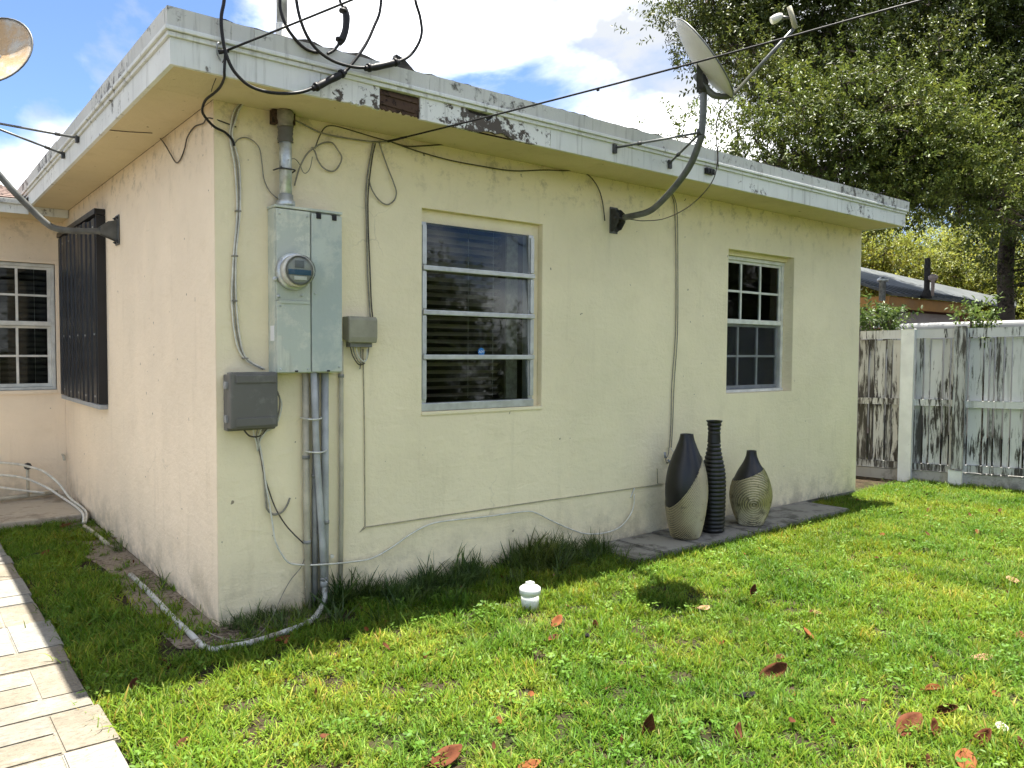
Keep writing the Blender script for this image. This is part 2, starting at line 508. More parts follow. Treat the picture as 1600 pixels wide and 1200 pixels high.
# stamped paving path on the left: every paver its own piece
def paver_mat(name, a, b):
    t = NT(name)
    c = t.mix(t.ramp(t.noise(5., 6, .65), .35, .65), a, b)
    c = t.mix(t.ramp(t.noise(30., 7, .78, (1, 2.0, 1)), .46, .64, 0, .65), c, tuple(x * .6 for x in a))
    c = t.mix(t.ramp(t.noise(11., 5, .7), .58, .7, 0, .4), c, tuple(min(1, x * 1.35) for x in b))
    t.bump(t.noise(14., 7, .72), .014, .9); t.bump(t.noise(70., 4), .004, .8)
    return t.done(c, .88, 0, .2)
PV = [paver_mat('paver_white', (.20, .19, .165), (.245, .235, .205)), paver_mat('paver_tan', (.165, .145, .11), (.215, .19, .15)),
      paver_mat('paver_grey', (.175, .16, .13), (.225, .21, .175))]
path = box('path', PV[2], None, -2.3, -.68, -5.0, 3.05, .002, .0305)
tag(path, kind='structure')
def paver(x0, x1, y0, y1, k):
    g = .0025; j = lambda: rnd.uniform(-.003, .003)
    bm = bmesh.new(); bmesh.ops.create_cube(bm, size=1)
    z1 = .036 + rnd.uniform(-.002, .002)
    for v in bm.verts:
        v.co = Vector((x0 + g if v.co.x < 0 else x1 - g, y0 + g if v.co.y < 0 else y1 - g, .012 if v.co.z < 0 else z1)) + Vector((j(), j(), 0))
    bmesh.ops.bevel(bm, geom=[e for e in bm.edges if e.verts[0].co.z + e.verts[1].co.z > .06], offset=.005, segments=2, affect='EDGES')
    m = MB(); m.add_bm(bm); bm.free()
    m.build('paver', PV[k], path)
rows = [(-5.0, -4.45, 1), (-4.45, -4.0, 0), (-4.0, -3.5, 1), (-3.5, -3.1, 2), (-3.1, -2.72, 0), (-2.72, -2.2, 1), (-2.2, -1.75, 1), (-1.75, -1.38, 2), (-1.38, -.97, 0), (-.97, -.636, 1), (-.636, -.475, 2), (-.475, -.125, 1),
        (-.125, .097, 1), (.097, .505, 0), (.505, .853, 1), (.853, 1.03, 0), (1.03, 1.404, 0), (1.404, 1.8, 1), (1.8, 2.02, 0), (2.02, 2.45, 0), (2.45, 2.72, 1), (2.72, 3.05, 0)]
edge = {-.97: -.64, -.636: -.66, -.475: -.658, -.125: -.655, .097: -.642, .505: -.66}
for i, (a, b, k) in enumerate(rows):
    xr = edge.get(a, -.66 + rnd.uniform(-.006, .006))
    if (b - a) > .3:
        xs = -.825 + rnd.uniform(-.012, .012) if i % 3 else -.81
        paver(xs, xr, a, b, k)
        xm = -1.25 + rnd.uniform(-.12, .12)
        if k == 1:
            mid = (a + b) / 2 + rnd.uniform(-.02, .02)
            paver(xm, xs, a, mid, 1); paver(xm, xs, mid, b, 2)
        else: paver(xm, xs, a, b, k)
    else:
        xm = -1.05 + rnd.uniform(-.1, .1)
        paver(xm, xr, a, b, k)
    x2 = -1.75 + rnd.uniform(-.1, .1)
    paver(x2, xm, a, b, rnd.choice((0, 1, 2))); paver(-2.28, x2, a, b, rnd.choice((0, 1, 2)))

back_slab = box('concrete_slab', M['slab_tan'], None, -2.6, -.012, 3.06, 4.14, -.05, .05, .012)
tag(back_slab, kind='structure')

# ------------------------------------------------------------------ the house
ZS = 2.531                       # soffit height
house = thing('house', 'cream stucco house with flat white-edged roof, cables and electric cabinet on its wall', 'house', (0, 0, 0))

def wall(name, mat, u0, u1, z0, z1, openings, at, thick, horiz, parent=house):
    """upright wall slab with real openings; horiz 'x' runs along x at y=at (inside +y), 'y' runs along y at x=at (inside +x)"""
    us = sorted({u0, u1, *[o[0] for o in openings], *[o[1] for o in openings]})
    zs = sorted({z0, z1, *[o[2] for o in openings], *[o[3] for o in openings]})
    P = (lambda u, d, z: (u, at + d, z)) if horiz == 'x' else (lambda u, d, z: (at + d, u, z))
    m = MB()
    for a, b in zip(us, us[1:]):
        for c, d in zip(zs, zs[1:]):
            if any(o[0] <= a and b <= o[1] and o[2] <= c and d <= o[3] for o in openings): continue
            for t in (0, thick): m.quad(P(a, t, c), P(b, t, c), P(b, t, d), P(a, t, d))
    for (a, b, c, d) in openings + [(u0, u1, z0, z1)]:
        for (p, q) in (((a, c), (b, c)), ((b, c), (b, d)), ((b, d), (a, d)), ((a, d), (a, c))):
            m.quad(P(p[0], 0, p[1]), P(q[0], 0, q[1]), P(q[0], thick, q[1]), P(p[0], thick, p[1]))
    me = m.mesh(name, False)
    bm = bmesh.new(); bm.from_mesh(me)
    bmesh.ops.remove_doubles(bm, verts=bm.verts[:], dist=1e-5)
    bmesh.ops.recalc_face_normals(bm, faces=bm.faces[:])
    bm.to_mesh(me); bm.free()
    return link(name, me, mat, parent)

W1 = (1.152, 2.056, 1.0, 2.162)
W2 = (3.998, 4.93, 1.022, 2.177)
W3 = (-1.10, -.068, .985, 2.095)
YW = 4.15
wall('front_wall', M['stucco'], 0.0, 6.07, -.1, ZS, [W1, W2], 0.0, .2, 'x')
wall('side_wall', M['stucco_side_bounce'], .0015, YW + .2, -.1, ZS, [(2.50, 3.86, 1.02, 2.2)], -.003, .2, 'y')
wall('end_wall', M['stucco'], .203, 9.0, -.1, ZS, [], 5.87, .2, 'y')
wall('wing_wall', M['stucco_side_bounce'], -6., -.004, -.1, 2.56, [W3], YW, .2, 'x')
box('foundation_band', M['concrete'], house, 2.42, 6.05, -.012, -.001, -.05, .028)

# roof deck, soffit, fascia
XE, XW, YF = 6.115, -.30, -.388
box('roof_deck', M['tar'], house, XW + .02, XE - .02, YF + .02, 9.2, ZS + .03, 2.735)
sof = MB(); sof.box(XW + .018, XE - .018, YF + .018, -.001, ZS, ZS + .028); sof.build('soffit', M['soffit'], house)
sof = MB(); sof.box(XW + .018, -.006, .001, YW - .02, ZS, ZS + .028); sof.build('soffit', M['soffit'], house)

def jag(x0, x1, zlo, zhi, amp, n=22, ends=(0, 0)):
    """outline of a board whose lower edge has rotted away unevenly"""
    low = [(x0 + (x1 - x0) * i / n, zlo + abs(rnd.gauss(0, amp)) * (0 if i in (0, n) else 1)) for i in range(n + 1)]
    return low + [(x1, zhi), (x0, zhi)]
def fascia(name, mat, poly, y0, y1):
    m = MB(); m.prism([(x, y0, z) for x, z in poly], (0, y1 - y0, 0)); return m.build(name, mat, house)
ZB, ZM, ZT, ZC = 2.522, 2.632, 2.672, 2.746
HX = [p[0] for p in [(0.361,-0.388,2.556), (0.668,-0.388,2.559), (0.902,-0.388,2.558), (1.191,-0.388,2.563), (1.516,-0.388,2.571)]]
XA, XB2, XC = HX[0], HX[1], HX[2]
XD, SH = HX[4] - .16, HX[3] - 1.385
fascia('fascia_board', M['white_board'], [(XW, ZB), (XA, ZB), (XA, ZM), (XW, ZM)], YF, YF + .02)
fascia('fascia_board', M['flaking_board'], jag(XA + .003, XB2, ZB, ZM, .004), YF - .001, YF + .019)
fascia('rotten_board', M['rotten_wood'], jag(XB2 + .002, XC - .002, ZB + .006, ZM - .006, .008), YF + .012, YF + .022)
fascia('rotten_splinter', M['rotten_wood'], [(XB2 + .004, ZB + .035), (XC - .03, ZB + .025), (XC - .012, ZB + .045), (XC - .06, ZB + .055), (XB2 + .03, ZB + .05)], YF + .006, YF + .011)
fascia('rotten_splinter', M['rotten_wood'], [(XB2 + .004, ZB + .082), (XC - .01, ZB + .075), (XC - .02, ZB + .09), (XB2 + .05, ZB + .097)], YF + .005, YF + .011)
pl = [(XC, ZB), (1.46 + SH, ZB), (1.50 + SH, ZB + .012), (1.545 + SH, ZB + .018), (1.58 + SH, ZB + .01), (1.62 + SH, ZB + .024), (1.66 + SH, ZB + .012), (1.70 + SH, ZB), (XD + .42, ZB), (XD + .42, ZM), (1.56 + SH, ZM), (1.555 + SH, ZM - .02), (1.535 + SH, ZM - .03), (1.52 + SH, ZM - .045), (1.50 + SH, ZM - .02), (1.46 + SH, ZM - .024), (1.40 + SH, ZM - .018), (1.385 + SH, ZM), (XC, ZM)]
fascia('fascia_board', M['flaking_board'], pl, YF, YF + .02)
fascia('rotten_board', M['rotten_wood'], [(1.34 + SH, ZB + .003), (1.74 + SH, ZB + .003), (1.74 + SH, ZM - .003), (1.34 + SH, ZM - .003)], YF + .0205, YF + .03)
fascia('fascia_board', M['white_board'], [(XD + .423, ZB), (4.2, ZB), (4.2, ZM), (XD + .423, ZM)], YF, YF + .02)
fascia('fascia_board', M['white_board'], [(4.204, ZB), (XE, ZB), (XE, ZM), (4.204, ZM)], YF, YF + .02)
box('fascia_board', M['white_board'], house, XW, XW + .02, YF + .021, 3.80, ZB, ZM)
box('fascia_board', M['white_board'], house, XW, XW + .02, 3.801, 5.0, ZB + .09, ZM)
box('fascia_board', M['white_board'], house, XE - .02, XE, YF + .021, 9.2, ZB, ZM)
# moulding: two small steps
box('fascia_moulding', M['white_board'], house, XW - .012, XE + .008, YF - .012, YF + .03, ZM + .001, ZM + .020, .003)
box('fascia_moulding', M['white_board'], house, XW - .024, XE + .014, YF - .024, YF + .03, ZM + .0215, ZT, .004)
box('fascia_moulding', M['white_board'], house, XW - .012, XW + .03, YF + .031, 5.0, ZM + .001, ZM + .020, .003)
box('fascia_moulding', M['white_board'], house, XW - .024, XW + .03, YF + .031, 5.0, ZM + .0215, ZT, .004)
# gravel stop: sheet lengths lapped end to end
x = XW - .016
segs = [.26, .10, .9, 1.15, 1.2, .45, 1.1, .7, .7]
for i, s_ in enumerate(segs):
    x1 = min(x + s_, XE + .03)
    dz = rnd.uniform(-.003, .003); dy = rnd.uniform(-.002, .002)
    m = MB()
    m.prism([(x + .001, YF - .016 + dy, ZT + .001), (x1 - .001, YF - .016 + dy, ZT + .001), (x1 - .001, YF - .020 + dy, ZC + dz), (x + .001, YF - .020 + dy, ZC + dz)], (0, .03, 0))
    m.build('gravel_stop', M['cap'], house)
    x = x1
y = YF + .012
for s_ in (.55, .9, 1.2, 1.2, 1.5):
    y1 = y + s_; dx = rnd.uniform(-.002, .002); dz = rnd.uniform(-.003, .003)
    m = MB()
    m.prism([(XW - .014 + dx, y + .001, ZT + .001), (XW - .014 + dx, y1 - .001, ZT + .001), (XW - .018 + dx, y1 - .001, ZC + dz), (XW - .018 + dx, y + .001, ZC + dz)], (.03, 0, 0))
    m.build('gravel_stop', M['cap'], house)
    y = y1
# ragged roofing felt along the roof edge
m = MB()
xs = np.arange(-.12, XE, .045)
top = [(float(a), ZC + .004 + abs(rnd.gauss(0, .004)) + (.012 if .2 < a < .9 and rnd.random() < .4 else 0)) for a in xs]
m.prism([(a, YF - .008, ZC - .012) for a, _ in top] + [(a, YF - .008, z) for a, z in top[::-1]], (0, .05, 0))
m.build('roofing_felt', M['tar'], house)
m = MB()
ys = np.arange(.5, 5.0, .06)
top = [(float(a), ZC + .003 + abs(rnd.gauss(0, .0025))) for a in ys]
m.prism([(XW - .006, a, ZC - .012) for a, _ in top] + [(XW - .006, a, z) for a, z in top[::-1]], (.05, 0, 0))
m.build('roofing_felt', M['tar'], house)
m = MB()   # curled flap of felt near the mast
m.prism([(.70, YF - .012, ZC + .004), (.86, YF - .012, ZC + .004), (.80, YF - .012, ZC + .05), (.755, YF - .012, ZC + .062), (.745, YF - .01, ZC + .03)], (0, .03, 0))
m.build('felt_flap', M['tar'], house)

# wing roof on the left: shingle courses climbing away from the eave
m = MB(); m.prism([(-6, 3.80, 2.575), (-6, 6.6, 3.225), (-6, 9.0, 2.6), (-6, 3.80, 2.555)], (6 + XW - .028, 0, 0))
wr = m.build('wing_roof', M['shingle'], house)
sl = math.atan2(.65, 2.8)
for k in range(14):
    yy = 3.78 + k * .19; zz = 2.572 + k * .19 * math.tan(sl)
    xx = -1.35 + (k % 2) * .08
    while xx < XW - .05:
        w = rnd.uniform(.15, .3); xe = min(xx + w, XW - .03)
        p = MB(); p.prism([(xx + .004, yy, zz + .006), (xx + .004, yy, zz + .014), (xx + .004, yy + .22, zz + .014 + .22 * math.tan(sl) - .006), (xx + .004, yy + .22, zz + .004 + .22 * math.tan(sl) - .006)], (xe - xx - .006, 0, 0))
        p.build('shingle', M['shingle'], wr)
        xx = xe
box('wing_fascia', M['white_board'], house, -6, XW - .002, 3.80, 3.82, 2.462, 2.552)
box('wing_fascia', M['white_board'], house, XW + .022, -.01, 3.80, 3.82, 2.462, 2.529)
box('wing_drip_edge', M['cap'], house, -6, XW - .028, 3.775, 3.80, 2.535, 2.574, .003)
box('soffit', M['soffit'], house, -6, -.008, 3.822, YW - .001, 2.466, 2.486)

# ------------------------------------------------------------------ windows
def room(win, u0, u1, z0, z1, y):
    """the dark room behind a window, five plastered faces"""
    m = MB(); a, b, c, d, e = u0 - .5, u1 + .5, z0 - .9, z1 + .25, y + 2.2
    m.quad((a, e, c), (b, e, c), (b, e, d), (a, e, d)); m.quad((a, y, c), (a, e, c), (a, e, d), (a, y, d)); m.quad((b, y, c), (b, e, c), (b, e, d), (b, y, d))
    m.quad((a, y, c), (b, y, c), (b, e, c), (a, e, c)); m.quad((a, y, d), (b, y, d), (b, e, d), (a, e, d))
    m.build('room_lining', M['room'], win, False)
slat_me = {}
def blinds(win, u0, u1, z0, z1, y, pitch, tilt, mat=None):
    key = round(u1 - u0, 3)
    if key not in slat_me:
        m = MB(); w = (u1 - u0) / 2; h = .024
        for k in range(3):
            a0, a1 = -h + k * 2 * h / 3, -h + (k + 1) * 2 * h / 3
            c = lambda a: .003 - .003 * (a / h) ** 2
            n = len(m.v); m.v += [(-w, a0, c(a0)), (w, a0, c(a0)), (w, a1, c(a1)), (-w, a1, c(a1))]; m.face((n, n + 1, n + 2, n + 3), True)
        slat_me[key] = m.mesh('slat', False)
    z = z0
    while z < z1:
        o = link('slat', slat_me[key], mat or M['blind'], win)
        o.location = Vector(((u0 + u1) / 2, y, z)) - wloc(win)
        o.rotation_euler = (tilt + rnd.uniform(-.05, .05), rnd.uniform(-.006, .006), 0)
        z += pitch
    for f in (.15, .62, .9):
        tube('blind_cord', M['cable_cream'], win, [(u0 + (u1 - u0) * f, y - .028, z0 - .02), (u0 + (u1 - u0) * f, y - .028, z1)], .0012, 5, 1)

# awning window: aluminium frame, four panes
u0, u1, z0, z1 = W1
win = thing('window', None, None, ((u0 + u1) / 2, .08, z0)); adopt(win, house)
yf = .014; UR = u1; u1 = u1 - .062
box('side_return', M['stucco'], win, u1 - .0005, UR - .001, .045, .12, z0 + .001, z1 - .001)
m = MB()
m.box(u0 + .002, u0 + .040, yf, yf + .06, z0 + .05, z1 - .075, .003); m.box(u1 - .040, u1 - .002, yf, yf + .06, z0 + .05, z1 - .075, .003)
m.box(u0 + .002, u1 - .002, yf - .012, yf + .06, z0 + .003, z0 + .049, .004); m.build('frame', M['alu'], win)
box('head_trim', M['stucco'], win, u0 + .001, u1 - .001, yf + .026, yf + .09, z1 - .074, z1 - .001, .002)
zz = [z0 + .050, z0 + .315, z0 + .572, z0 + .825, z1 - .076]
for i in range(4):
    a, b = zz[i], zz[i + 1]
    p = MB(); p.prism([(u0 + .042, yf - .004, a + .006), (u1 - .042, yf - .004, a + .006), (u1 - .042, yf + .014, b), (u0 + .042, yf + .014, b)], (0, .004, 0))
    p.build('pane', M['glass'], win)
    if i: box('rail', M['alu'], win, u0 + .008, u1 - .008, yf - .026, yf + .012, a - .014, a + .014, .004)
    for uu in (u0 + .006, u1 - .034): box('pane_clip', M['alu'], win, uu, uu + .028, yf - .014, yf - .001, a + .02, b - .018, .003)
box('sill_ridge', M['stucco'], win, u0 - .002, UR + .002, -.008, .04, z0 - .02, z0 + .0012, .003)
box('curtain_edge', M['cable_grey'], win, u1 - .14, u1 - .05, yf + .10, yf + .115, z0 + .05, z1 - .08)
blinds(win, u0 + .02, u1 - .13, z0 + .08, z1 - .06, .205, .047, R(-28))
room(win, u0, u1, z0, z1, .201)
c = Vector([(1.576,0.01,1.346)][0])
st = MB(); st.lathe([(.026, 0), (.026, .0006)], (c.x, yf - .012, c.z), 8, (0, -1, .07)); st.build('sticker', M['blue_sticker'], win)
def lettering(name, body, size, loc, rot, mat, parent, shear=0.):
    cu = bpy.data.curves.new(name, 'FONT'); cu.body = body; cu.size = size; cu.align_x = 'CENTER'; cu.align_y = 'CENTER'; cu.extrude = .0002; cu.shear = shear
    o = bpy.data.objects.new(name, cu); COL.objects.link(o); cu.materials.append(mat)
    dg = bpy.context.evaluated_depsgraph_get()
    me = bpy.data.meshes.new_from_object(o.evaluated_get(dg)); bpy.data.objects.remove(o)
    o = bpy.data.objects.new(name, me); COL.objects.link(o)
    o.location = loc; o.rotation_euler = rot
    if parent: o.parent = parent; o.location = Vector(loc) - wloc(parent)
    return o
lettering('sticker_lettering', 'ADT', .022, (c.x, yf - .0132, c.z), (R(90), 0, 0), M['white_print'], win, .15)

# single-hung window with divided lights
def hung(win, u0, u1, z0, z1, y, mat_u, mat_l, screen=True, cols=3):
    zm = (z0 + z1) / 2 + .01
    m = MB()
    m.box(u0 + .001, u0 + .03, y, y + .07, z0 + .024, z1 - .03, .003); m.box(u1 - .03, u1 - .001, y, y + .07, z0 + .024, z1 - .03, .003)
    m.box(u0 + .001, u1 - .001, y - .004, y + .07, z1 - .0295, z1 - .001, .003); m.box(u0 + .001, u1 - .001, y - .012, y + .07, z0 + .001, z0 + .0235, .003)
    m.build('frame', mat_u, win)
    for sash, (a, b, yy, mt) in enumerate(((zm, z1 - .03, y + .012, mat_u), (z0 + .026, zm - .001, y + .034, mat_l))):
        m = MB(); L, Rr = u0 + .031, u1 - .031
        lo = .038 if sash == 0 else .03
        m.box(L, Rr, yy - (.012 if sash == 0 else 0), yy + .02, a, a + lo, .003); m.box(L, Rr, yy, yy + .02, b - .022, b - .001, .002)
        m.box(L, L + .026, yy, yy + .02, a + lo, b - .022, .002); m.box(Rr - .026, Rr, yy, yy + .02, a + lo, b - .022, .002)
        m.build('sash', mt, win)
        gl0, gl1, gz0, gz1 = L + .026, Rr - .026, a + lo, b - .022
        for i in range(1, cols):
            uu = gl0 + (gl1 - gl0) * i / cols; box('muntin', mt, win, uu - .010, uu + .010, yy + .002, yy + .016, gz0 + .0005, gz1 - .0005, .002)
        zc = (gz0 + gz1) / 2
        for i in range(cols):
            ua, ub = gl0 + (gl1 - gl0) * i / cols + (.0105 if i else .0005), gl0 + (gl1 - gl0) * (i + 1) / cols - (.0105 if i < cols - 1 else .0005)
            box('muntin', mt, win, ua, ub, yy + .003, yy + .015, zc - .009, zc + .009, .002)
            for (c0, c1) in ((gz0, zc - .009), (zc + .009, gz1)):
                m = MB(); m.box(ua, ub, yy + .009, yy + .012, c0, c1); m.build('pane', M['glass'], win)
        if sash and screen:
            m = MB(); m.box(u0 + .0305, u1 - .0305, y + .012, y + .013, z0 + .026, zm - .004); m.build('insect_screen', M['screen'], win)
u0, u1, z0, z1 = W2
win = thing('window', None, None, ((u0 + u1) / 2, .08, z0)); adopt(win, house)
box('head_trim', M['stucco'], win, u0 + .001, u1 - .001, .07, .16, z1 - .035, z1 - .001, .002)
hung(win, u0, u1, z0, z1 - .036, .095, M['white_sash'], M['alu_dark'])
blinds(win, u0 + .03, u1 - .16, z0 + .05, z1 - .04, .225, .05, R(-20))
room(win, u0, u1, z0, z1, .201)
u0, u1, z0, z1 = W3
win = thing('window', None, None, ((u0 + u1) / 2, YW + .02, z0)); adopt(win, house)
m = MB(); T = .035
m.box(u0 - T, u0, YW - .008, YW + .04, z0 - T, z1 + T, .004); m.box(u1, u1 + T, YW - .008, YW + .04, z0 - T, z1 + T, .004)
m.box(u0, u1, YW - .006, YW + .04, z1, z1 + T, .004); m.box(u0, u1, YW - .014, YW + .04, z0 - T, z0, .004)
m.build('casing', M['stucco_side_bounce'], win)
hung(win, u0, u1, z0, z1, YW + .03, M['white_sash'], M['white_sash'], False, 4)
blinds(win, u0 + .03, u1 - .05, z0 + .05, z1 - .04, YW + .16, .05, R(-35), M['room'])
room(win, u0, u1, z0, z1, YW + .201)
# wall behind the storm shutter is closed off
box('window', M['room'], house, .06, .10, 2.502, 3.858, 1.022, 2.198)

# ------------------------------------------------------------------ storm shutter panels on the side wall
sh = thing('storm_shutter', 'black corrugated metal storm shutter on the side wall', 'shutter', (-.05, 3.2, .95))
ya, yb = 2.40, 3.98
k = 5
for i in range(k):
    a = ya + (yb - ya) * i / k; b = ya + (yb - ya) * (i + 1) / k + .02
    w = (b - a); d0, d1 = -.022 - .004 * (i % 2), -.062 - .004 * (i % 2)
    prof = [(0, d0), (.10 * w, d0), (.16 * w, d1), (.46 * w, d1), (.52 * w, d0), (.62 * w, d0), (.68 * w, d1), (.94 * w, d1), (w, d0)]
    zt = 2.285 + .012 * (i % 3); zb = .955 - .006 * (i % 2)
    m = MB()
    for (p, x0), (q, x1) in zip(prof, prof[1:]):
        m.quad((x0, a + p, zb), (x1, a + q, zb), (x1, a + q, zt), (x0, a + p, zt))
    o = m.build('panel', M['black_metal'], sh, False)
    md = o.modifiers.new('thickness', 'SOLIDIFY'); md.thickness = .002
    for zz in (zb + .05, zb + .5, zt - .06):
        s_ = MB(); s_.lathe([(.008, 0), (.007, .004), (0, .006)], (d1 - .001, a + .31 * w, zz), 8, (-1, 0, 0)); s_.build('screw', M['alu'], sh)
box('track', M['black_metal'], sh, -.075, -.004, ya - .015, yb, 2.305, 2.345, .003)
box('track', M['alu_dark'], sh, -.06, -.004, ya - .01, yb, .915, .948, .003)
box('end_flange', M['black_metal'], sh, -.064, -.004, ya - .012, ya - .002, .952, 2.30)

# ------------------------------------------------------------------ satellite dishes
def disc(c, n, r, depth, mat, parent, name, rings=10, seg=48, squash=1.0, xdir=None):
    """shallow bowl with thickness; n points out of the hollow side"""
    n = Vector(n).normalized(); c = Vector(c)
    U = Vector(xdir or (0, 0, 1)); U = (U - n * U.dot(n)).normalized(); V = n.cross(U)
    m = MB(); L = []
    for side in (0, 1):
        for i in range(rings + 1):
            t = i / rings
            for j in range(seg):
                a = 2 * math.pi * j / seg
                p = c + (U * math.cos(a) + V * math.sin(a) * squash) * r * t + n * (depth * (t * t - 1) - (.006 if side else 0))
                m.v.append(tuple(p))
    st = (rings + 1) * seg
    for side in (0, 1):
        for i in range(rings):
            for j in range(seg):
                q = [side * st + i * seg + j, side * st + i * seg + (j + 1) % seg, side * st + (i + 1) * seg + (j + 1) % seg, side * st + (i + 1) * seg + j]
                m.face(q if side else q[::-1], True)
    for j in range(seg):
        m.face((rings * seg + j, rings * seg + (j + 1) % seg, st + rings * seg + (j + 1) % seg, st + rings * seg + j))
    o = m.build(name, mat, parent)
    rim = MB(); rim.tube([c + (U * math.cos(2 * math.pi * j / 36) + V * math.sin(2 * math.pi * j / 36) * squash) * r for j in range(37)], .005, 6, 1)
    rim.build('rim', M['dish_grey'], o)
    return o
d1 = thing('satellite_dish', 'satellite dish on a bent grey mast bolted beside the aluminium window', 'satellite dish', (2.687, 0, 2.25))
mast = tube('mast', M['dish_grey'], d1, [(2.685,-0.11,2.261), (2.67,-0.324,2.265), (2.655,-0.445,2.304), (2.62,-0.628,2.403), (2.6,-0.741,2.497), (2.58,-0.812,2.594), (2.57,-0.838,2.644), (2.56,-0.857,2.787), (2.56,-0.854,2.925)], .0205, 16, 6)
m = MB()
m.box(2.655, 2.73, -.010, -.001, 2.165, 2.345, .004)
m.build('wall_plate', M['dish_grey'], d1)
for dx in (-.034, .030):
    m = MB(); m.prism([(2.69 + dx, -.01, 2.33), (2.69 + dx, -.045, 2.325), (2.69 + dx, -.09, 2.285), (2.69 + dx, -.085, 2.235), (2.69 + dx, -.05, 2.19), (2.69 + dx, -.01, 2.18)], (.005, 0, 0)); m.build('foot_bracket', M['dish_dark'], d1)
for (x, z) in ((2.668, 2.185), (2.718, 2.185), (2.668, 2.325), (2.718, 2.325)):
    m = MB(); m.lathe([(.010, 0), (.010, .008), (.005, .009), (.005, .018)], (x, -.010, z), 6, (0, -1, 0)); m.build('bolt', M['dish_dark'], d1)
m = MB(); m.lathe([(.010, -.05), (.010, .05)], (2.688, -.06, 2.262), 8, (1, 0, 0)); m.build('pivot_bolt', M['dish_dark'], d1)
DN = Vector((.487, -.634, .600)).normalized(); DC = Vector((2.544, -.873, 3.068))
disc(DC, DN, .275, .05, M['dish'], d1, 'reflector', squash=.93)
mt = Vector([(2.56,-0.855,2.899)][0])
back = DC - DN * .055
m = MB(); m.tube([mt + Vector((0, 0, -.02)), mt + Vector((0, 0, .085))], .029, 12, 1); m.build('mast_clamp', M['dish_dark'], d1)
side = DN.cross(Vector((0, 0, 1))).normalized()
for s_ in (-.03, .03):
    a = mt + Vector((0, 0, .07)) + side * s_; b = back + Vector((0, 0, -.10)) + side * s_; c = back + Vector((0, 0, .03)) + side * s_
    m = MB(); m.prism([a + Vector((0, 0, -.075)), b + Vector((0, 0, -.05)), b, c, a + Vector((-.01, 0, .05))], side * .006); m.build('tilt_bracket', M['dish_dark'], d1)
m = MB(); m.tube([back + Vector((.0, .01, -.05)), back + Vector((.08, -.06, -.17)), Vector((2.69, -.97, 2.862))], [.022, .02, .014], 8, 4); m.build('back_spine', M['dish_grey'], d1)
FE = Vector((2.846, -1.271, 3.205))
m = MB(); m.tube([(2.688, -.972, 2.866), tuple(FE)], .011, 8, 1); m.build('feed_arm', M['dish_grey'], d1)
m = MB(); m.tube([tuple(FE + Vector((.002, .0, -.01))), (2.801, -1.256, 3.312)], [.016, .02, .014], 8, 2); m.build('feed_bracket', M['beige_plastic'], d1)
m = MB(); m.tube([tuple(FE + Vector((-.01, .01, .05))), (2.775, -1.208, 3.262)], .008, 8, 1); m.build('feed_stem', M['dish_grey'], d1)
m = MB(); m.lathe([(.012, -.03), (.02, -.015), (.024, .01), (.022, .035), (.016, .04)], (2.770, -1.203, 3.258), 14, (-.6, .6, -.45)); m.build('feed_horn', M['white_sash'], d1)
J = Vector([(2.57,-0.833,2.656)][0])
for e in [(2.295,-0.392,2.608), (2.811,-0.392,2.593)]:
    m = MB(); m.tube([e, tuple(J)], .0075, 8, 1); m.build('strut', M['dish_grey'], d1)
    m = MB(); m.box(e[0] - .015, e[0] + .015, e[1] - .012, e[1] + .003, e[2] - .035, e[2] + .02, .003); m.build('strut_foot', M['dish_dark'], d1)
    q = Vector(e) * .7 + J * .3
    m = MB(); m.tube([q - (J - Vector(e)).normalized() * .012, q + (J - Vector(e)).normalized() * .012], .012, 8, 1); m.build('strut_collar', M['dish_dark'], d1)
m = MB(); m.tube([J - Vector((0, 0, .02)), J + Vector((0, 0, .02))], .024, 12, 1); m.build('strut_clamp', M['dish_dark'], d1)
tag(tube('dish_cable', M['cable_brown'], None, [(2.69, -.97, 2.86)] + [(2.64,-0.903,2.747), (2.63,-0.899,2.623), (2.62,-0.919,2.486), (2.6,-0.895,2.356), (2.62,-0.73,2.251), (2.66,-0.495,2.204), (2.68,-0.288,2.216), (2.69,-0.135,2.245), (2.7,0.006,2.225)], .0032, 6, 6), 'thin cable looping down from the bent mast dish to its wall plate', 'cable')
tag(tube('drop_wire', M['cable_black'], None, [(3.284,-0.42,2.804), (3.289,-0.42,2.63)], .003, 6, 2), 'short black wire stub hanging over the white fascia right of the dish mast', 'cable')
cl = thing('cable_junction', 'small black junction block on the white fascia right of the dish mast', 'junction box', [(3.225,-0.388,2.6)][0])
c = Vector([(3.223,-0.39,2.599)][0])
box('body', M['cable_black'], cl, c.x - .045, c.x + .045, YF - .022, YF - .001, c.z - .02, c.z + .02, .004)
for dx in (-.03, 0, .03): box('terminal', M['dish_dark'], cl, c.x + dx - .007, c.x + dx + .007, YF - .03, YF - .0225, c.z - .012, c.z + .012, .002)

